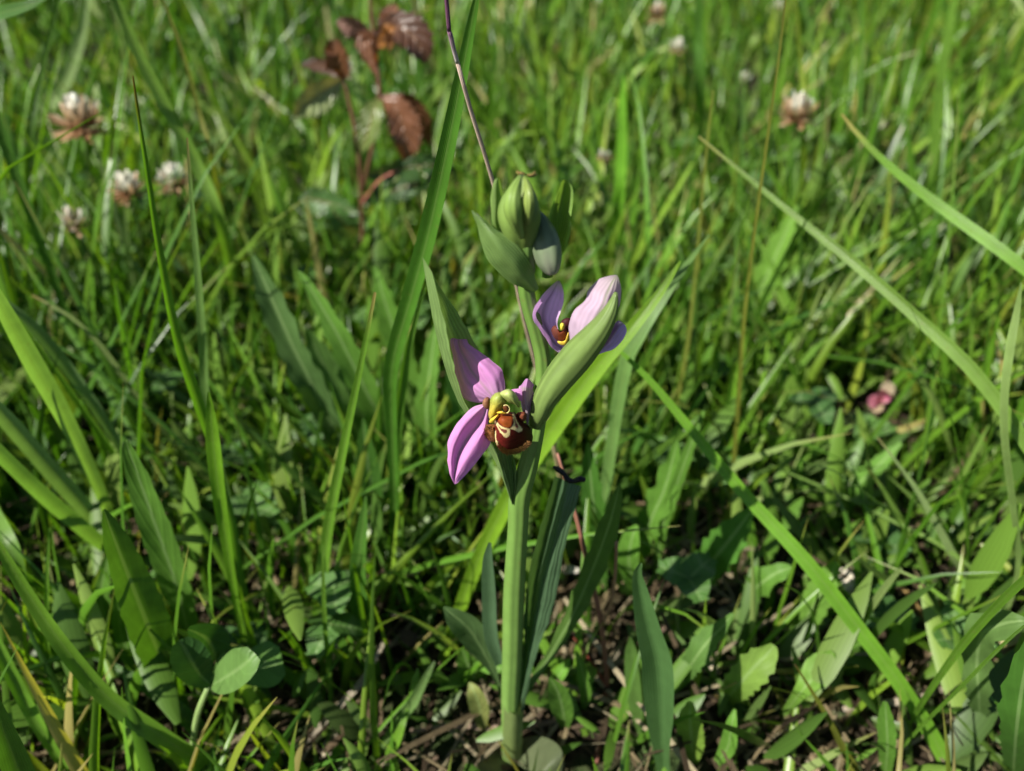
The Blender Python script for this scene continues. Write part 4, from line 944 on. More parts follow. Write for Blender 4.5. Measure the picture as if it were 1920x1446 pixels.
def floret_mesh(c, c2, L=.0092, W=.0027, bend=.5):
    V, st, t = [], [], []
    nv, nu = 9, 5
    for i in range(nv):
        v = i / (nv - 1)
        w = W * .5 * (0.35 + 0.65 * math.sin(min(1, v * 1.08) * math.pi * .72 + .35)) * (1 if v < .9 else .6)
        for j in range(nu):
            u = -1 + 2 * j / (nu - 1)
            ang = bend * v
            V.append((w * u, L * v * math.sin(ang) * .8 + .45 * w * abs(u) * 1.4, L * v * math.cos(ang * .8)))
            st.append((u, v, 0))
            t.append(np.asarray(c) * (1 - v) + np.asarray(c2) * v)
    return mesh('floret', V, grid_faces(nv, nu), M_FLORET, t, st)
FW_W = [floret_mesh((.42, .46, .28), (.86, .85, .78)), floret_mesh((.45, .42, .28), (.82, .78, .68), bend=.8)]
FW_P = [floret_mesh((.45, .34, .2), (.72, .62, .50)), floret_mesh((.4, .27, .15), (.62, .46, .30), bend=.9)]
FW_B = [floret_mesh((.26, .13, .06), (.50, .32, .17), W=.0024, bend=.9), floret_mesh((.18, .08, .04), (.40, .23, .11), W=.0026, bend=1.2), floret_mesh((.3, .17, .09), (.56, .40, .24), W=.0024, bend=.6)]

def clover_head(px, py, Y, diam, label, white=.5, base_px=None, n=58, pink=0.0):
    c = at(px, py, Y)
    s = diam * depth(c) / FPX / .021                     # a full head is about 21 mm across
    g = at(base_px[0], base_px[1], None) if base_px else np.array([c[0] + .004, c[1] + .006, 0])
    g[2] = max(0, ground_z(g[0], g[1])) - .002
    t = thing('clover_flower', g, label, 'clover flower', 'white clover heads in the meadow')
    m = (g + c) / 2 + np.array([.004, .002, .008])
    low = c - np.array([0, 0, .004 * s])
    link('stalk', tube('stalk', [[*g, .0016], [*m, .0015], [*low, .0013]], M_STEM, np.array([.12, .19, .05]), sides=7, nv=18, world=True), t)
    link('core', tube('core', [[*low, .001], [*(low + [0, 0, .002 * s]), .004 * s], [*(low + [0, 0, .005 * s]), .004 * s], [*(low + [0, 0, .007 * s]), .001]], M_STEM, np.array([.16, .18, .06]), sides=8, nv=8, world=True), t)
    ga = 2.39996
    for i in range(n):
        f = (i + .5) / n                                  # 0 = top, 1 = bottom
        pol = .15 + f * 2.45
        az = i * ga + random.uniform(-.2, .2)
        if f < white:
            me = random.choice(FW_W if random.random() > pink else FW_P)
        elif f < white + .14:
            me = random.choice(FW_P)
        else:
            me = random.choice(FW_B)
        o = bpy.data.objects.new('floret', me)
        COL.objects.link(o)
        o.parent = t
        pol += random.uniform(-.15, .15)
        d = Vector((math.sin(pol) * math.cos(az), math.sin(pol) * math.sin(az), math.cos(pol)))
        o.location = Vector(low + np.array([0, 0, .004 * s]) - g) + d * .0022 * s
        q = d.to_track_quat('Z', 'Y')
        o.rotation_mode = 'QUATERNION'
        o.rotation_quaternion = q @ Matrix.Rotation(random.uniform(-.6, .6), 3, 'Z').to_quaternion()
        k = s * random.uniform(.8, 1.15)
        o.scale = (k, k, k)
clover_head(152, 235, 210, 100, 'large clover head with a white top and brown drooping florets at left', .30, (165, 470))
clover_head(240, 358, 190, 70, 'clover head with white top and tan florets left of the thin dark pointed blade', .42, (262, 560))
clover_head(326, 343, 205, 68, 'pale clover head directly behind the slim pale tipped blade', .50, (365, 540))
clover_head(137, 418, 170, 62, 'small faded clover head lowest of those at left', .62, (190, 620), n=34, pink=.5)
clover_head(1495, 215, 250, 78, 'clover head with white top and cream florets at upper right', .38, (1490, 420))
clover_head(1230, 30, 480, 46, 'brown clover head at the top edge right of centre', .16, (1222, 190), n=34)
clover_head(1270, 92, 430, 38, 'small whitish clover head just below the brown one near the top', .6, (1290, 230), n=30)
clover_head(1131, 296, 280, 30, 'tiny white clover bud right above the orchid buds', .55, (1140, 430), n=20)
clover_head(638, 130, 330, 46, 'white clover head half hidden among the reddish bramble leaves', .75, (660, 320), n=30)
clover_head(1395, 150, 480, 26, 'faint small clover head far back between the thin stems', .8, (1395, 250), n=18)
clover_head(575, 105, 700, 14, 'tiny far clover head above the bramble at top', .6, None, n=12)
clover_head(1460, 12, 560, 24, 'faint pale clover head at the top edge near the thin reddish stem', .7, None, n=14)

# little pink fading flower low at the right
def pink_flower():
    c = at(1655, 748, 150)
    t = thing('pink_flower', [c[0], c[1], 0], 'small faded pink flower low in the grass at right', 'flower')
    link('stalk', tube('stalk', [[c[0] + .002, c[1], 0, .0012], [*c, .001]], M_STEM, np.array([.14, .18, .05]), sides=6, nv=6, world=True), t)
    for k, (dx, dy, L, cc) in enumerate([(-28, 8, 40, (.6, .22, .30)), (-12, -4, 36, (.66, .30, .38)), (8, -14, 40, (.62, .2, .32)), (18, -30, 34, (.55, .45, .32)), (-20, 22, 30, (.5, .4, .25)), (6, 8, 34, (.6, .28, .34))]):
        link('petal', ribbon('petal', [(1655, 752, 150, 10), (1655 + dx * .6, 748 + dy * .6, 148, 26), (1655 + dx, 748 + dy, 146, 15)], M_FLORET, np.array(cc), root=False, nv=8, roll=.2), t)
pink_flower()

# ------------------------------------------------------------------ bramble shoot with bronze leaves
def bramble():
    base = at(672, 640, None)
    t = thing('bramble_shoot', base, 'young bramble shoot with bronze and green serrated leaves behind the orchid', 'bramble')
    rc = np.array([.13, .06, .035])
    Yb = 250
    link('stem', tube('stem', [(672, 600, None, 7), (680, 500, Yb, 8), (678, 380, Yb, 8), (672, 280, Yb - 5, 8), (655, 190, Yb - 5, 7), (645, 150, Yb - 5, 6)], M_TWIG, rc, sides=8, nv=30), t)
    link('stem', tube('stem', [(678, 360, Yb, 8), (700, 270, Yb - 8, 8), (712, 190, Yb - 8, 8), (705, 100, Yb - 6, 8), (698, 40, Yb - 4, 7), (692, -30, Yb - 4, 6)], M_TWIG, rc * .9, sides=8, nv=26), t)
    br = np.array([.17, .072, .034]); dk = np.array([.075, .035, .02]); gr = np.array([.14, .19, .05]); pg = np.array([.22, .27, .11]); gn = np.array([.06, .13, .035])
    leaves = [
        ([(714, 183, Yb - 8, 10), (740, 200, Yb - 12, 44), (756, 240, Yb - 16, 62), (762, 275, Yb - 18, 44), (758, 300, Yb - 18, 6)], br, .3),
        ([(716, 182, Yb - 8, 8), (760, 190, Yb - 4, 36), (785, 215, Yb, 40), (800, 250, Yb + 4, 24), (806, 275, Yb + 5, 4)], br * .9, -.3),
        ([(712, 184, Yb - 8, 8), (702, 205, Yb - 14, 34), (692, 240, Yb - 16, 46), (684, 265, Yb - 16, 28), (678, 285, Yb - 16, 4)], gr, -.25),
        ([(640, 150, Yb - 6, 8), (618, 165, Yb - 12, 40), (590, 185, Yb - 16, 56), (566, 205, Yb - 18, 34), (552, 222, Yb - 18, 4)], pg, .3),
        ([(642, 148, Yb - 6, 8), (640, 130, Yb - 10, 34), (632, 105, Yb - 12, 44), (622, 88, Yb - 12, 26), (612, 132, Yb - 10, 4)], br * .9, .3),
        ([(645, 150, Yb - 6, 6), (618, 128, Yb, 22), (590, 120, Yb + 4, 24), (565, 122, Yb + 6, 4)], dk, .3),
        ([(708, 120, Yb - 6, 8), (695, 105, Yb - 12, 30), (690, 85, Yb - 14, 38), (682, 80, Yb - 16, 34), (704, 140, Yb - 20, 4)], br * 1.0, -.2),
        ([(702, 80, Yb - 6, 8), (675, 58, Yb - 8, 34), (650, 46, Yb - 10, 34), (630, 42, Yb - 10, 4)], np.array([.24, .13, .1]), .3),
        ([(704, 70, Yb - 6, 8), (722, 50, Yb, 34), (735, 25, Yb + 4, 34), (742, 8, Yb + 6, 5)], br * 1.1, .2),
        ([(708, 75, Yb - 6, 8), (740, 48, Yb - 4, 30), (765, 45, Yb - 2, 34), (785, 62, Yb, 5)], np.array([.32, .13, .03]), -.3),
        ([(706, 70, Yb - 6, 10), (745, 52, Yb - 14, 52), (775, 70, Yb - 18, 66), (790, 95, Yb - 20, 46), (798, 118, Yb - 20, 6)], dk, .3),
        ([(706, 90, Yb - 6, 8), (722, 75, Yb - 10, 24), (735, 60, Yb - 14, 30), (728, 95, Yb - 16, 4)], np.array([.30, .13, .035]), .2),
        ([(672, 440, Yb, 8), (650, 425, Yb - 8, 44), (630, 400, Yb - 12, 50), (620, 385, Yb - 12, 8)], gn * 1.5, .4),
        ([(672, 400, Yb, 8), (630, 385, Yb + 6, 44), (590, 375, Yb + 10, 50), (560, 378, Yb + 12, 8)], gn, .2),
        ([(675, 380, Yb, 8), (720, 365, Yb + 14, 40), (775, 345, Yb + 18, 50), (815, 335, Yb + 20, 8)], gn * .7, .3),
        ([(678, 330, Yb, 8), (740, 320, Yb + 14, 40), (800, 310, Yb + 18, 50), (850, 318, Yb + 20, 8)], gn * .8, -.2)]
    for (pts, c, rl) in leaves:
        link('leaflet', ribbon('leaflet', pts, M_BRAMBLE, c, fold=.35, roll=rl, nv=44, nu=9, teeth=.3, tfreq=13, wave=.03, root=False, edge=c * .8), t)
    link('petiole', tube('petiole', [(676, 385, Yb, 5), (710, 340, Yb - 6, 5), (748, 318, Yb - 8, 4)], M_TWIG, np.array([.3, .1, .07]), sides=6, nv=10), t)
bramble()

# ------------------------------------------------------------------ meadow sward: mesh of many blades
def tufts(n, xr, yr, dens=None):
    pts = []
    while len(pts) < n:
        x = RNG.uniform(*xr); y = RNG.uniform(*yr)
        if dens is None or RNG.random() < dens(x, y):
            pts.append((x, y))
    return np.array(pts)

def project(P):
    d = P - CAM
    z = d @ FW
    return 960 + FPX * d[..., 0] / z, 723 - FPX * (d @ UP) / z, z

def blade_field(P, length, width, lean, bend, az, tint, seg=5, rnd=None):
    n = len(P)
    t = np.linspace(0, 1, seg + 1)
    h = np.stack([np.cos(az), np.sin(az), 0 * az], 1)
    phi = lean[:, None] + bend[:, None] * t[None] ** 1.5
    step = (length / seg)[:, None, None] * (h[:, None] * np.sin(phi)[..., None] + np.array([0, 0, 1.0]) * np.cos(phi)[..., None])
    C = np.zeros((n, seg + 1, 3))
    C[:, 1:] = np.cumsum(step[:, :-1], axis=1)
    C += P[:, None]
    tw = RNG.uniform(-1.2, 1.2, n)[:, None] + RNG.uniform(-.8, .8, n)[:, None] * t[None]
    side = np.stack([-np.sin(az), np.cos(az), 0 * az], 1)[:, None]
    T = unit(np.gradient(C, axis=1))
    Bv = unit(np.cross(T, np.cross(side, T)))
    Nn = np.cross(Bv, T)
    Bv, Nn = Bv * np.cos(tw)[..., None] + Nn * np.sin(tw)[..., None], Nn * np.cos(tw)[..., None] - Bv * np.sin(tw)[..., None]
    prof = np.clip(np.minimum(0.55 + 1.6 * t, 1) * (1 - t ** 2.4), .03, 1)
    Wd = width[:, None] * prof[None]
    V = np.zeros((n, seg + 1, 3, 3))
    fold = RNG.uniform(.1, .7, n)[:, None, None]
    for j, u in enumerate((-1, 0, 1)):
        V[:, :, j] = C + Bv * (Wd * .5 * u)[..., None] + Nn * fold * (abs(u) * Wd * .5)[..., None]
    k = (seg + 1) * 3
    f1 = np.array(grid_faces(seg + 1, 3))
    F = (f1[None] + (np.arange(n) * k)[:, None, None]).reshape(-1, 4)
    st = np.zeros((n, seg + 1, 3, 3))
    st[..., 0] = np.array([-1, 0, 1])[None, None]
    st[..., 1] = t[None, :, None]
    tt = np.repeat(tint[:, None], k, 1).reshape(n, seg + 1, 3, 3)
    br = (RNG.random(n) < .35)[:, None, None, None] * np.clip((t - .8) / .2, 0, 1)[None, :, None, None]
    tt = tt * (1 - br * .7) + np.array([.28, .22, .10]) * br * .7
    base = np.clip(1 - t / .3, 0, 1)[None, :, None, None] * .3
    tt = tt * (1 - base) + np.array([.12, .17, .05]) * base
    return V.reshape(-1, 3), F, tt.reshape(-1, 3), st.reshape(-1, 3), C

PAL = np.array([[.070, .165, .020], [.10, .205, .025], [.05, .125, .018], [.09, .16, .045], [.15, .25, .035], [.19, .25, .045], [.055, .14, .03], [.26, .23, .12], [.20, .27, .12]])
PALW = np.array([.22, .22, .18, .08, .13, .06, .04, .04, .03])
def tints(n, P2):
    i = RNG.choice(len(PAL), n, p=PALW / PALW.sum())
    # patches of fresher, yellower grass and of darker, bluer grass
    q = np.array([mnoise.noise(Vector((x * 5, y * 4, 2.2))) for x, y in P2]) * .9 + np.clip(P2[:, 0] / (.25 + .5 * np.maximum(P2[:, 1], 0)), -1, 1) * .45
    q = q[:, None]
    return PAL[i] * RNG.uniform(.75, 1.25, (n, 1)) * (1 + q * np.array([.35, .22, .05]))

def zs(P):
    return np.array([ground_z(x, y) for x, y in P])

SIGHT = [(sx, sy, sr, depth(at(sx, sy, sY)) - .004) for (sx, sy, sr, sY) in
         [(152, 235, 62, 210), (240, 358, 46, 190), (326, 343, 44, 205), (137, 418, 40, 170), (1495, 215, 54, 250), (1230, 30, 32, 480), (1270, 92, 26, 430), (1131, 296, 24, 280),
          (638, 110, 60, 240), (600, 180, 44, 240), (755, 235, 70, 235), (760, 70, 60, 235), (690, 60, 60, 240), (695, 230, 40, 235), (1655, 745, 50, 150), (668, 330, 26, 245), (640, 400, 30, 240)]]
SUNLIT = [at(152, 235, 210), at(240, 358, 190), at(326, 343, 205), at(137, 418, 170), at(1495, 215, 250), at(1131, 296, 280), at(1655, 748, 150), at(755, 230, 235), at(280, 950, 24), at(250, 1090, 6), at(440, 1245, -4), at(600, 650, 92), at(100, 755, 48), at(60, 680, 42), at(80, 860, 50), at(100, 945, 40), at(40, 890, 35)]
def clear_of_orchid(C):
    """True for blades that stay out of the sight line to the orchid and off its sun side"""
    X, Y_, Z = project(C)
    flat = (Z < .20) & (X > 760) & (X < 1230) & (Y_ > 280) & (Y_ < 1400) & (C[..., 1] < .012)
    near = (C[..., 1] < -.02) & (C[..., 2] > .03) & (np.abs(C[..., 0]) < .25)
    seen = np.zeros(X.shape, bool)
    for (sx, sy, sr, sz) in SIGHT:          # flower heads and the bramble stay in view between the blades
        seen |= ((X - sx) ** 2 + (Y_ - sy) ** 2 < sr * sr) & (Z < sz)
    sd_ = np.array(SUN_TO)
    for h_ in SUNLIT:
        d_ = C - h_
        t_ = d_ @ sd_
        seen |= (t_ > .006) & (np.linalg.norm(d_ - t_[..., None] * sd_, axis=-1) < .010)
    tall = (Z < .155) & (X > 0) & (X < 1920) & (Y_ > 0) & (Y_ < 1446)
    return ~(flat.any(1) | near.any(1) | tall.any(1) | seen.any(1))

FARM = []
LAND = [('the orchid stem', 965, 1120), ('the big clover leaf', 440, 1250), ('the open orchid flower', 930, 790), ('the orchid buds', 985, 430), ('the bramble shoot', 690, 250),
        ('the large clover head', 152, 235), ('the upper right clover head', 1495, 215), ('the small pink flower', 1655, 745), ('the folded dark strap leaf', 1230, 1250),
        ('the white dead leaf scrap', 1600, 1090), ('the arching toothed leaf', 1860, 1210), ('the reddish branching stem', 1125, 1150), ('the wavy edged leaves', 600, 690),
        ('the two tall blunt leaves', 280, 1080), ('the lower left broad blade', 160, 1280), ('the cream withered scrap', 472, 710), ('the second orchid flower', 1100, 600),
        ('the thin reddish grass stem', 1392, 640), ('the yellow fading leaf', 185, 570), ('the brown clover head', 1230, 30), ('the lowest faded clover head', 137, 420), ('the dry tipped right blade', 1760, 385),
        ('the broken grey straw', 640, 1320), ('the toothed soil leaves', 1420, 1260), ('the tiny white clover bud', 1131, 298)]
USED = set()
def where_label(lead, x, y):
    """a label that names the nearest things one can find and on which side of them this one stands"""
    d = sorted(LAND, key=lambda q: (q[1] - x) ** 2 + (q[2] - y) ** 2)
    def rel(q, close=True):
        dx, dy = x - q[1], y - q[2]
        c = 'close ' if close and math.hypot(dx, dy) < 110 else ''
        if abs(dx) > 1.3 * abs(dy):
            return c + ('left of ' if dx < 0 else 'right of ') + q[0]
        if abs(dy) > 1.3 * abs(dx):
            return c + ('behind ' if dy < 0 else 'in front of ') + q[0]
        return c + ('behind and ' if dy < 0 else 'before and ') + ('left of ' if dx < 0 else 'right of ') + q[0]
    cand = [lead + ' ' + rel(d[0])] + [lead + ' ' + rel(d[0], False).replace(' and left', '').replace(' and right', '') + ' towards ' + d[k][0] for k in (1, 2, 3)]
    cand += [lead + ' ' + rel(d[k], False) for k in (1, 2, 3)]
    cand.append(lead + ' ' + rel(d[0], False).replace('behind and ', '').replace('before and ', ''))
    cand = [c for c in cand if len(c.split()) <= 16]
    for c in cand:
        if c not in USED:
            USED.add(c)
            return c
    return cand[0]

def blade_words(C0, C1, tint, wpx, lpx):
    r, g, b = tint
    col = 'straw coloured' if r > .95 * g else 'pale green' if b > .42 * g and g > .2 else 'yellow green' if r > .66 * g else 'dark green' if g < .14 else 'bright green' if g > .23 else 'green'
    dx = C1[0] - C0[0]; dy = C0[1] - C1[1]
    lean = 'upright' if dy > 0 and abs(dx) < .3 * dy else ('left leaning' if dx < 0 else 'right leaning') if dy > .4 * abs(dx) else ('left pointing flat' if dx < 0 else 'right pointing flat')
    size = 'long' if lpx > 260 else 'short' if lpx < 130 else ''
    wid = 'broad' if wpx > 26 else 'thin' if wpx < 13 else ''
    return ' '.join(q for q in (size, wid, lean, col, 'grass blade') if q)

def sward():
    Vs, Fs, Ts, Ss = [], [], [], []
    off = 0
    near = []
    bands = [  # count, x half width, y range, length, width
        (1900, .24, (-.06, .10), (.018, .072), (.0013, .0040)),
        (2800, .30, (.09, .24), (.025, .078), (.0016, .0046)),
        (3000, .50, (.22, .50), (.03, .085), (.0018, .0064)),
        (3900, .90, (.48, 1.0), (.04, .11), (.0026, .0080)),
        (4600, 1.5, (.95, 1.9), (.05, .12), (.0035, .0085)),
        (1500, .55, (-.25, .35), (.04, .09), (.0014, .003)),
        (420, .34, (.03, .36), (.08, .17), (.0014, .0034)),
        (320, (-.36, -.165), (-.02, .20), (.07, .17), (.0016, .004)),  # tall clump added out of view at left to cast shadows
    ]
    for bi, (n, hx, yr, lr, wr) in enumerate(bands):
        ntuft = n // 7
        x0, x1 = hx if isinstance(hx, tuple) else (-hx, hx)
        c = np.stack([RNG.uniform(x0, x1, ntuft), RNG.uniform(*yr, ntuft)], 1)
        idx = RNG.integers(0, ntuft, n)
        P2 = c[idx] + RNG.normal(0, .007 + .004 * min(bi, 4), (n, 2))
        if bi == 5:      # only round the sides of the view
            keep = np.abs(P2[:, 0]) > .16 + .5 * np.maximum(P2[:, 1], 0)
            P2 = P2[keep]; idx = idx[keep]; n = len(P2)
        if bi == 0:      # the soil by the orchid and at the lower right stays open
            keep = (np.hypot(P2[:, 0], P2[:, 1]) > .022) & (RNG.random(n) < np.where(P2[:, 0] > .03, .5, .9))
            P2 = P2[keep]; idx = idx[keep]; n = len(P2)
        P = np.column_stack([P2, zs(P2) - .001])
        taz = RNG.uniform(0, 2 * math.pi, ntuft)
        az = taz[idx] + RNG.normal(0, 1.0, n)
        L = RNG.uniform(*lr, n) * RNG.uniform(.7, 1.25, n)
        W = RNG.uniform(*wr, n)
        V, F, T, S, C = blade_field(P, L, W, np.abs(RNG.normal(.12, .45, n)), np.abs(RNG.normal(.3, .6, n)), az, tints(n, P2) if bi != 6 else PAL[RNG.integers(0, 3, n)] * RNG.uniform(.8, 1.3, (n, 1)))
        ok = clear_of_orchid(C)
        X, Y_, Z = project(C[:, 3])
        k = 18
        Vr, Tr, Sr = V.reshape(n, k, 3), T.reshape(n, k, 3), S.reshape(n, k, 3)
        for i in np.nonzero(ok & (X > 0) & (X < 1920) & (Y_ > 0) & (Y_ < 1446))[0] if bi < 3 or bi == 6 else []:
            near.append((W[i] * L[i] / Z[i] ** 2, bi, Vr[i], Tr[i], Sr[i], P[i]))
        FARM.append((ok, bi, Vr, Tr, Sr))
    near.sort(key=lambda q: -q[0])
    chosen = near[:250]
    ids = {(q[1], q[5][0], q[5][1]) for q in chosen}
    f1 = np.array(grid_faces(6, 3)).tolist()
    for q in chosen:
        me = mesh('meadow_blade', q[2], f1, M_SWARD, q[3], q[4])
        o = link('meadow_blade', me)
        Q = q[2].reshape(6, 3, 3)
        X, Y_, Z = project(Q[:, 1])
        wp = np.linalg.norm(Q[2, 0] - Q[2, 2]) * FPX / Z[2]
        lp = float(np.sum(np.hypot(np.diff(X), np.diff(Y_))))
        tag(o, where_label(blade_words((X[0], Y_[0]), (X[-1], Y_[-1]), q[3].reshape(6, 3, 3)[2, 1], wp, lp), float(X[3]), float(Y_[3])), 'grass blade', 'grass blades rooted in the turf')
    gone = {q[2].tobytes() for q in chosen}
    for (ok, bi, Vr, Tr, Sr) in FARM:
        sel = [i for i in np.nonzero(ok)[0] if not (bi in (0, 1, 2, 6) and Vr[i].tobytes() in gone)]
        Vs.append(Vr[sel]); Ts.append(Tr[sel]); Ss.append(Sr[sel])
    V = np.concatenate(Vs); T = np.concatenate(Ts); S = np.concatenate(Ss)
    n = len(V)
    F = (np.array(f1)[None] + (np.arange(n) * 18)[:, None, None]).reshape(-1, 4)
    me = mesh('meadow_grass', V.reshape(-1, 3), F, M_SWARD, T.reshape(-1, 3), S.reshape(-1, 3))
    o = link('meadow_grass', me)
    tag(o, 'dense green meadow grass filling the ground behind the orchid', 'grass', kind='stuff')
sward()

# ------------------------------------------------------------------ small broad leaves of the turf, and dry litter
def leaf_scatter(name, label, cat, n, areas, length, ratio, pal, mat, lean, seg=5, lift=(.0, .02), wprof=None):
    Vs, Ts, Ss = [], [], []
    k = (seg + 1) * 3
    t = np.linspace(0, 1, seg + 1)
    for (m, hx, yr) in areas:
        P2 = np.stack([RNG.uniform(-hx, hx, m), RNG.uniform(*yr, m)], 1)
        P = np.column_stack([P2, zs(P2) + RNG.uniform(*lift, m)])
        L = RNG.uniform(*length, m)
        az = RNG.uniform(0, 2 * math.pi, m)
        ln = RNG.uniform(*lean, m)
        cur = RNG.uniform(-.3, .9, m)
        h = np.stack([np.cos(az), np.sin(az), 0 * az], 1)
        phi = ln[:, None] + cur[:, None] * t[None]
        C = np.zeros((m, seg + 1, 3))
        stp = (L / seg)[:, None, None] * (h[:, None] * np.sin(phi)[..., None] + np.array([0, 0, 1.]) * np.cos(phi)[..., None])
        C[:, 1:] = np.cumsum(stp[:, :-1], 1)
        C += P[:, None]
        side = np.stack([-np.sin(az), np.cos(az), RNG.uniform(-.5, .5, m)], 1)
        side = unit(side)[:, None]
        T_ = unit(np.gradient(C, axis=1))
        Nn = np.cross(side, T_)
        pr = np.sin(np.clip(t * .96 + .02, 0, 1) ** .8 * math.pi) ** .75 if wprof is None else wprof(t)
        W = (L * RNG.uniform(*ratio, m))[:, None] * pr[None]
        V = np.zeros((m, seg + 1, 3, 3))
        fo = RNG.uniform(.05, .5, m)[:, None, None]
        for j, u in enumerate((-1, 0, 1)):
            V[:, :, j] = C + side * (W * .5 * u)[..., None] + Nn * fo * (abs(u) * W * .5)[..., None]
        pc = np.asarray(pal)[RNG.integers(0, len(pal), m)] * RNG.uniform(.75, 1.25, (m, 1))
        ok = clear_of_orchid(C) & ~((np.hypot(P[:, 0], P[:, 1]) < .006))
        S = np.zeros((m, seg + 1, 3, 3)); S[..., 0] = np.array([-1, 0, 1]); S[..., 1] = t[None, :, None]
        Vs.append(V[ok].reshape(-1, k, 3)); Ts.append(np.repeat(pc[ok][:, None], k, 1)); Ss.append(S[ok].reshape(-1, k, 3))
    V = np.concatenate(Vs); T = np.concatenate(Ts); S = np.concatenate(Ss)
    F = (np.array(grid_faces(seg + 1, 3))[None] + (np.arange(len(V)) * k)[:, None, None]).reshape(-1, 4)
    o = link(name, mesh(name, V.reshape(-1, 3), F, mat, T.reshape(-1, 3), S.reshape(-1, 3)))
    tag(o, label, cat, kind='stuff')
GP = [[.07, .15, .03], [.09, .18, .035], [.05, .11, .025], [.12, .20, .05], [.08, .13, .05]]
leaf_scatter('ground_cover_leaves', 'small green leaves crowding the ground under the grass', 'ground cover', 0,
             [(550, .22, (-.03, .10)), (1200, .28, (.08, .24)), (2200, .5, (.22, .5)), (2000, .9, (.48, 1.0))], (.007, .022), (.18, .45), GP, M_HERB, (.1, 1.2), lift=(.0, .014))
leaf_scatter('meadow_herbs', 'broader lance shaped green leaves mixed through the meadow grass', 'herbs', 0,
             [(170, .24, (-.01, .09)), (200, .26, (.06, .16)), (380, .36, (.13, .30)), (520, .55, (.28, .6)), (700, 1.0, (.55, 1.2))], (.014, .042), (.12, .24),
             [[.08, .16, .03], [.11, .20, .04], [.13, .21, .055], [.06, .12, .03], [.14, .21, .06]], M_HERB, (.0, 1.0), lift=(.0, .03))
leaf_scatter('dry_litter', 'dry tan straw and dead leaf scraps lying on the soil', 'litter', 0,
             [(1300, .24, (-.03, .10)), (900, .3, (.1, .25)), (600, .5, (.25, .6))], (.012, .060), (.014, .035),
             [[.28, .22, .12], [.16, .12, .065], [.38, .32, .20], [.09, .065, .035], [.06, .042, .025]], M_DRY, (1.15, 1.75), lift=(.001, .007), wprof=lambda t: 1 - .35 * t)
leaf_scatter('dead_leaves', 'crumpled brown and whitish dead leaf scraps on the soil', 'litter', 0,
             [(500, .24, (-.03, .10)), (400, .3, (.1, .25))], (.003, .009), (.35, .7),
             [[.20, .15, .09], [.10, .07, .04], [.38, .33, .23], [.05, .035, .022], [.13, .09, .06]], M_DRY, (.9, 1.9), lift=(.001, .008))

# clover plants in the turf, each leaf a thing with its three leaflets
def clover_scatter():
    n = 0
    while n < 70:
        x = random.uniform(-.3, .3); y = random.uniform(.02, .42)
        if abs(x) > .13 + .45 * y:
            continue
        if math.hypot(x, y) < .03 or (abs(x) < .03 and y < .05):
            continue
        h = random.uniform(.012, .04)
        p = (x, y, ground_z(x, y) - .001)
        q = (x + random.uniform(-.008, .008), y + random.uniform(-.008, .008), p[2] + h)
        X, Y_, Z = project(np.array(q))
        if not (20 < X < 1900 and 150 < Y_ < 1430):
            continue
        k = random.randrange(3)
        lead = ('small green clover leaf', 'small light green clover leaf', 'small dark green clover leaf')[k]
        clover_leaf(p, q, where_label(lead, float(X), float(Y_)), None, .01, az=random.uniform(0, 6), tilt=(random.uniform(-.1, .4), 0), group='small clover leaves in the turf', proto=CL_PROTO[k])
        n += 1
clover_scatter()

# ------------------------------------------------------------------ odd dry bits that stand out
def straw(label, pts, c, name='straw', cat='straw', mat=None, **kw):
    a = dict(fold=.4, roll=.1, nv=14, root=False)
    a.update(kw)
    o = link(name, ribbon(name, pts, mat or M_DRY, np.array(c), **a))
    tag(o, label, cat, 'dry bits in the turf')
straw('broken grey straw slanting up from the soil left of the orchid base', [(560, 1430, None, 10), (600, 1365, 6, 13), (640, 1320, 10, 12), (680, 1275, 14, 12), (720, 1205, 20, 7)], (.30, .26, .19))
straw('pinkish dry twig lying behind the foot of the orchid stem', [(770, 1372, None, 9), (860, 1362, 8, 11), (960, 1366, 7, 10), (1045, 1352, 9, 8)], (.34, .25, .18), fold=.8)
straw('orange brown dry blade lying by the thin reddish stem', [(1492, 790, None, 9), (1460, 775, 156, 12), (1425, 760, 158, 10), (1392, 748, 160, 4)], (.36, .20, .06))
straw('orange brown dry blade curving at the right edge', [(1925, 930, None, 8), (1890, 890, 112, 11), (1850, 855, 118, 11), (1790, 825, 124, 4)], (.34, .21, .07))
straw('bent dry yellow straw in the lower right grass', [(1750, 1180, None, 8), (1720, 1140, 40, 9), (1700, 1110, 44, 8), (1680, 1085, 48, 4)], (.40, .27, .10))
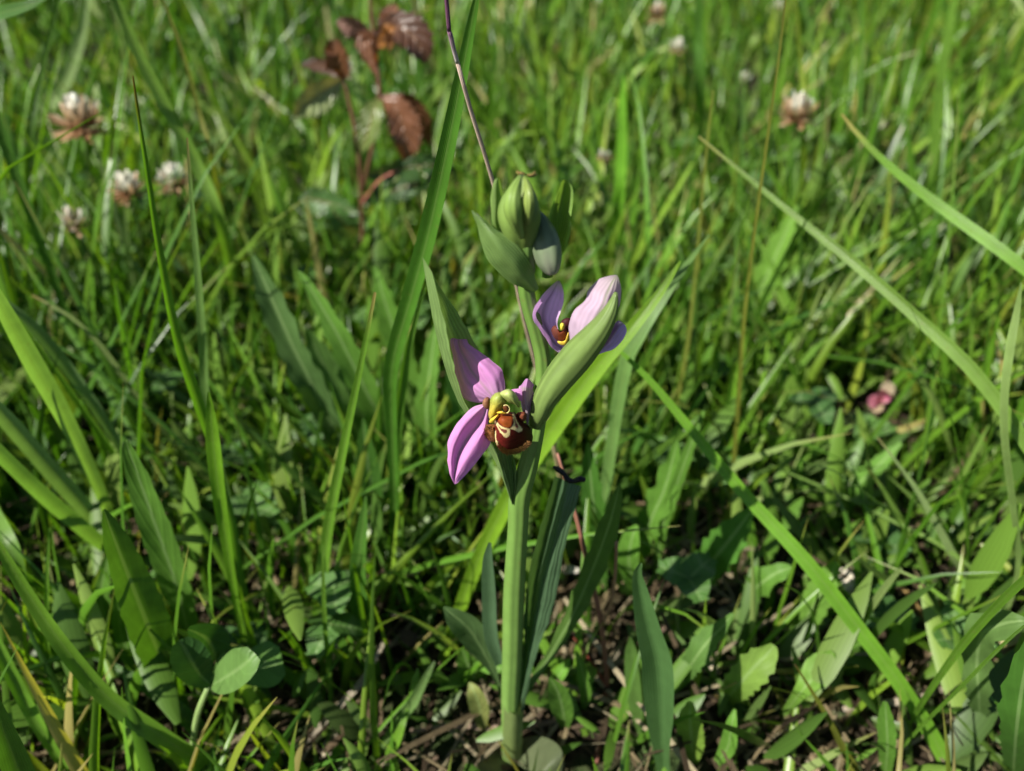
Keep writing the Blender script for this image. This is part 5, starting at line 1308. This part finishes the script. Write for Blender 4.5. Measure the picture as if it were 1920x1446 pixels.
straw('pale straw lying across the lower right soil', [(1580, 1330, None, 9), (1640, 1322, 14, 13), (1720, 1310, 15, 12), (1775, 1290, 17, 6)], (.42, .36, .27), fold=.7)
straw('cream dead leaf scrap upright left of the orchid near the soil', [(622, 1250, None, 6), (628, 1222, 26, 14), (634, 1200, 26, 13), (637, 1172, 27, 4)], (.55, .48, .34), name='dead_leaf', cat='dead leaf')
straw('white dead leaf scrap curled behind the bright right blade', [(1612, 1135, None, 8), (1606, 1110, 42, 28), (1592, 1085, 46, 30), (1575, 1068, 50, 8)], (.52, .47, .37), name='dead_leaf', cat='dead leaf', wave=.1)
straw('cream withered flower scrap in the shade at left of centre', [(470, 770, None, 10), (478, 730, 166, 30), (472, 700, 166, 30), (466, 684, 166, 10)], (.50, .36, .16), name='dead_leaf', cat='dead leaf', wave=.12)
straw('pinkish withered leaf scrap below the cream withered flower', [(452, 790, None, 8), (458, 760, 150, 30), (462, 735, 150, 26), (470, 722, 150, 6)], (.48, .32, .24), name='dead_leaf', cat='dead leaf', wave=.15)
straw('yellow fading leaf in the dark grass at left', [(206, 590, None, 8), (196, 575, 232, 22), (182, 560, 232, 22), (168, 550, 232, 6)], (.42, .40, .06), name='dead_leaf', cat='dead leaf', mat=M_LEAF)
straw('long yellow leaf lying flat behind the slim pale tipped blade', [(455, 548, None, 6), (430, 552, 250, 14), (400, 556, 248, 16), (370, 556, 248, 5)], (.42, .36, .05), name='dead_leaf', cat='dead leaf', mat=M_LEAF)
straw('short white stub of dead stem in the lower left corner', [(60, 1265, None, 11), (75, 1264, 24, 12), (90, 1263, 23, 11)], (.60, .56, .50), fold=.9)
straw('white speckled scrap on the soil right of the folded orchid leaf', [(1052, 1072, None, 8), (1068, 1068, 52, 16), (1085, 1070, 50, 8)], (.60, .56, .48), name='dead_leaf', cat='dead leaf', wave=.1)
straw('red brown dry leaf on the lower right straw', [(1612, 1310, None, 8), (1626, 1292, 18, 20), (1640, 1275, 20, 8)], (.26, .10, .05), name='dead_leaf', cat='dead leaf')
